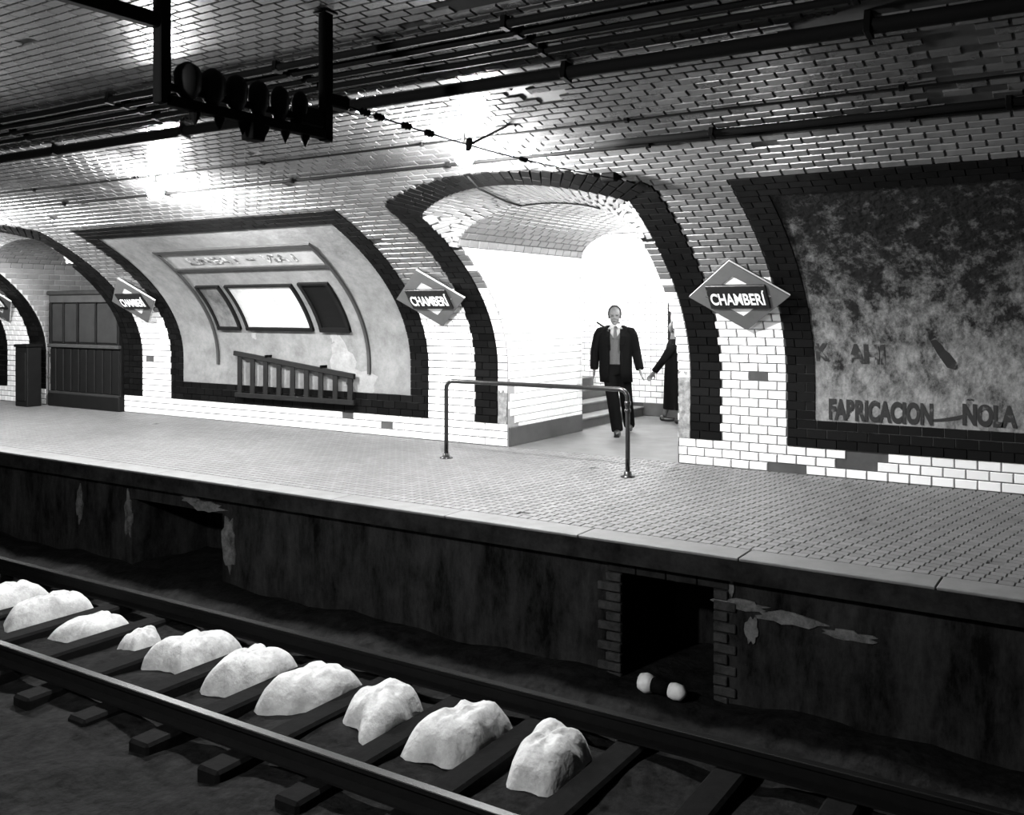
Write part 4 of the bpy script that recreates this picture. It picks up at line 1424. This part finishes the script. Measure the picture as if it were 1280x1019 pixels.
# shirt, vest, tie
mb = MB(); mb.loft([((0, 0.01, 1.16), 0.158, 0.122), ((0, 0.012, 1.30), 0.18, 0.122), ((0, 0.02, 1.385), 0.165, 0.098), ((0.005, 0.022, 1.43), 0.085, 0.075), ((0.01, 0.012, 1.475), 0.066, 0.068)], 20)
mb.build('shirt', 'shirt', man, True)
mb = MB()
n = 20
rings = [((0, 0.008, 0.94), 0.172, 0.134), ((0, 0.008, 1.05), 0.168, 0.134), ((0, 0.008, 1.18), 0.168, 0.134), ((0, 0.012, 1.27), 0.182, 0.130)]
mb.loft(rings, 20, caps=False)
# V neck: two lapel-shaped panels rising from the vest front
mb.add([(-0.10, -0.118, 1.268), (-0.005, -0.132, 1.268), (-0.085, -0.098, 1.385), (-0.13, -0.07, 1.385)], [(0, 1, 2, 3)])
mb.add([(0.10, -0.118, 1.268), (0.005, -0.132, 1.268), (0.085, -0.098, 1.385), (0.13, -0.07, 1.385)], [(0, 3, 2, 1)])
mb.build('vest', 'vest', man, True)
mb = MB()
mb.add([(-0.016, -0.090, 1.435), (0.022, -0.090, 1.435), (0.014, -0.105, 1.405), (-0.008, -0.105, 1.405), (0.030, -0.140, 1.29), (-0.022, -0.140, 1.29), (0.004, -0.146, 1.245)], [(0, 1, 2, 3), (3, 2, 4, 5), (5, 4, 6)])
t = mb.build('tie', 'tie', man); sd = t.modifiers.new('t', 'SOLIDIFY'); sd.thickness = 0.008
mb = MB()
for sg in (-1, 1):
    mb.add([(0.008, -0.082, 1.445), (0.008 + sg * 0.055, -0.050, 1.478), (0.008 + sg * 0.075, -0.055, 1.44), (0.008 + sg * 0.04, -0.095, 1.405)], [(0, 1, 2, 3)])
c_ = mb.build('collar', 'shirt', man); sd = c_.modifiers.new('t', 'SOLIDIFY'); sd.thickness = 0.006
# jacket: torso open at the front and two sleeves
mb = MB()
rj = [((0.01, 0.02, 0.70), 0.205, 0.165), ((0, 0.015, 0.85), 0.205, 0.16), ((0, 0.01, 1.02), 0.205, 0.152), ((0, 0.01, 1.20), 0.212, 0.150), ((0, 0.015, 1.32), 0.222, 0.140), ((0, 0.02, 1.395), 0.185, 0.110), ((0, 0.03, 1.44), 0.105, 0.085)]
op = [0.40, 0.36, 0.33, 0.36, 0.46, 0.62, 0.80]
nn_ = 30
for (c, rx, ry), o_ in zip(rj, op):
    for j in range(nn_ + 1):
        an = -math.pi / 2 + o_ + (2 * math.pi - 2 * o_) * j / nn_
        mb.v.append((c[0] + rx * math.cos(an), c[1] + ry * math.sin(an), c[2]))
for i in range(len(rj) - 1):
    for j in range(nn_):
        a = i * (nn_ + 1) + j
        mb.f.append((a, a + 1, a + nn_ + 2, a + nn_ + 1))
j_ = mb.build('jacket', 'suit', man, True); sd = j_.modifiers.new('t', 'SOLIDIFY'); sd.thickness = 0.014; sd.offset = 1
mb = MB()
for sg in (-1, 1):
    A_ = [Vector(p) for p in arms[sg]]
    sh = A_[0] + Vector((-sg * 0.03, 0, 0.0))
    limb(mb, [sh, A_[0].lerp(A_[1], 0.25), A_[1], A_[2] + (A_[2] - A_[1]).normalized() * 0.0], [0.085, 0.078, 0.066, 0.056], 14)
    mb.ball(sh, 0.085, 0.085, 0.06, 14, 9)
remeshed(mb, 'jacket_sleeves', 'suit', man, 0.014, 2)
mb = MB()
for sg in (-1, 1):
    op_ = []
    for z, xx, yy, ww in ((1.40, 0.075, -0.085, 0.035), (1.30, 0.085, -0.130, 0.055), (1.20, 0.075, -0.150, 0.04), (1.12, 0.068, -0.150, 0.015)):
        op_.append((sg * (xx - ww * 0.3), yy - 0.008, z)); op_.append((sg * (xx + ww), yy + 0.012, z))
    k = len(mb.v); mb.v += op_
    for i in range(3): mb.f.append((k + 2 * i, k + 2 * i + 1, k + 2 * i + 3, k + 2 * i + 2))
l_ = mb.build('lapels', 'suit', man); sd = l_.modifiers.new('t', 'SOLIDIFY'); sd.thickness = 0.012
for sg in (-1, 1):
    f = Vector(legs[sg][2]); zt = 0.0 if sg < 0 else 0.035
    mb = MB()
    mb.ball((f.x, f.y - 0.07, zt + 0.045), 0.048, 0.145, 0.045, 14, 8); mb.ball((f.x, f.y + 0.02, zt + 0.06), 0.044, 0.06, 0.058, 12, 8)
    mb.box(f.x - 0.042, f.x + 0.042, f.y - 0.18, f.y + 0.06, zt, zt + 0.02)
    remeshed(mb, 'shoe', 'shoe', man, 0.010, 2)
stick = MB().tube([(-6.20, 11.80, 1.525), (-6.10, 11.84, 1.455), (-6.0, 11.90, 1.38)], 0.012, 8).build('stick', 'black_steel')
tag(stick, "short dark stick poking up behind the walking man's shoulder", 'stick')

# --- second person, mostly hidden by the arch
p2 = empty('person', (-5.70, 13.35, 0), 1.9)
p2.scale = (1.05, 1.05, 1.0)
tag(p2, 'person in a long black coat half hidden behind the arch edge', 'person')
mb = MB()
HK2 = Vector((0, -0.01, 1.40))
make_head(mb, HK2, 0.0)
limb(mb, [(0, 0.03, 1.18), (0, 0.012, 1.33)], [0.05, 0.046])
mb.loft([((0, 0.01, 0.75), 0.15, 0.11), ((0, 0.01, 1.0), 0.13, 0.10), ((0, 0.015, 1.14), 0.16, 0.10), ((0, 0.02, 1.22), 0.12, 0.07)], 16)
arm2 = {-1: [(-0.175, 0.01, 1.18), (-0.23, 0.14, 0.96), (-0.25, 0.27, 0.78)], 1: [(0.175, 0.01, 1.18), (0.23, 0.05, 0.95), (0.25, 0.10, 0.74)]}
leg2 = {-1: [(-0.085, 0, 0.78), (-0.09, -0.05, 0.43), (-0.08, -0.06, 0.09)], 1: [(0.085, 0, 0.78), (0.09, 0.06, 0.43), (0.09, 0.16, 0.10)]}
for sg in (-1, 1):
    limb(mb, leg2[sg], [0.075, 0.05, 0.035]); limb(mb, arm2[sg], [0.045, 0.036, 0.025])
    a = Vector(arm2[sg][2]); hand(mb, a, (a - Vector(arm2[sg][1])), (-sg, 0.1, 0), 0.9)
    mb.ball(Vector(leg2[sg][2]) + Vector((0, -0.06, -0.05)), 0.034, 0.09, 0.03, 12, 8)
b2 = remeshed(mb, 'body', 'skin', p2, 0.009, 3)
face_bits(p2, b2, HK2, 0.0, 'hair')
mb = MB()
mb.loft([((0, 0.0, 0.22), 0.21, 0.17), ((0, 0.0, 0.5), 0.20, 0.16), ((0, 0.01, 0.80), 0.185, 0.14), ((0, 0.01, 1.0), 0.165, 0.125), ((0, 0.015, 1.14), 0.185, 0.115), ((0, 0.02, 1.21), 0.14, 0.085), ((0, 0.02, 1.26), 0.07, 0.06)], 20)
for sg in (-1, 1):
    A_ = [Vector(p) for p in arm2[sg]]
    limb(mb, [A_[0] * 0.9 + Vector((0, 0, 0.11)), A_[0].lerp(A_[1], 0.3), A_[1], A_[2]], [0.06, 0.066, 0.056, 0.048], 12)
remeshed(mb, 'coat', 'suit', p2, 0.013, 3)
for sg in (-1, 1):
    f = Vector(leg2[sg][2]); zt = 0.0 if sg < 0 else 0.012
    mb = MB(); mb.ball((f.x, f.y - 0.06, zt + 0.04), 0.042, 0.125, 0.04, 12, 8); mb.ball((f.x, f.y + 0.02, zt + 0.055), 0.038, 0.05, 0.05, 12, 8)
    remeshed(mb, 'shoe', 'shoe', p2, 0.010, 2)
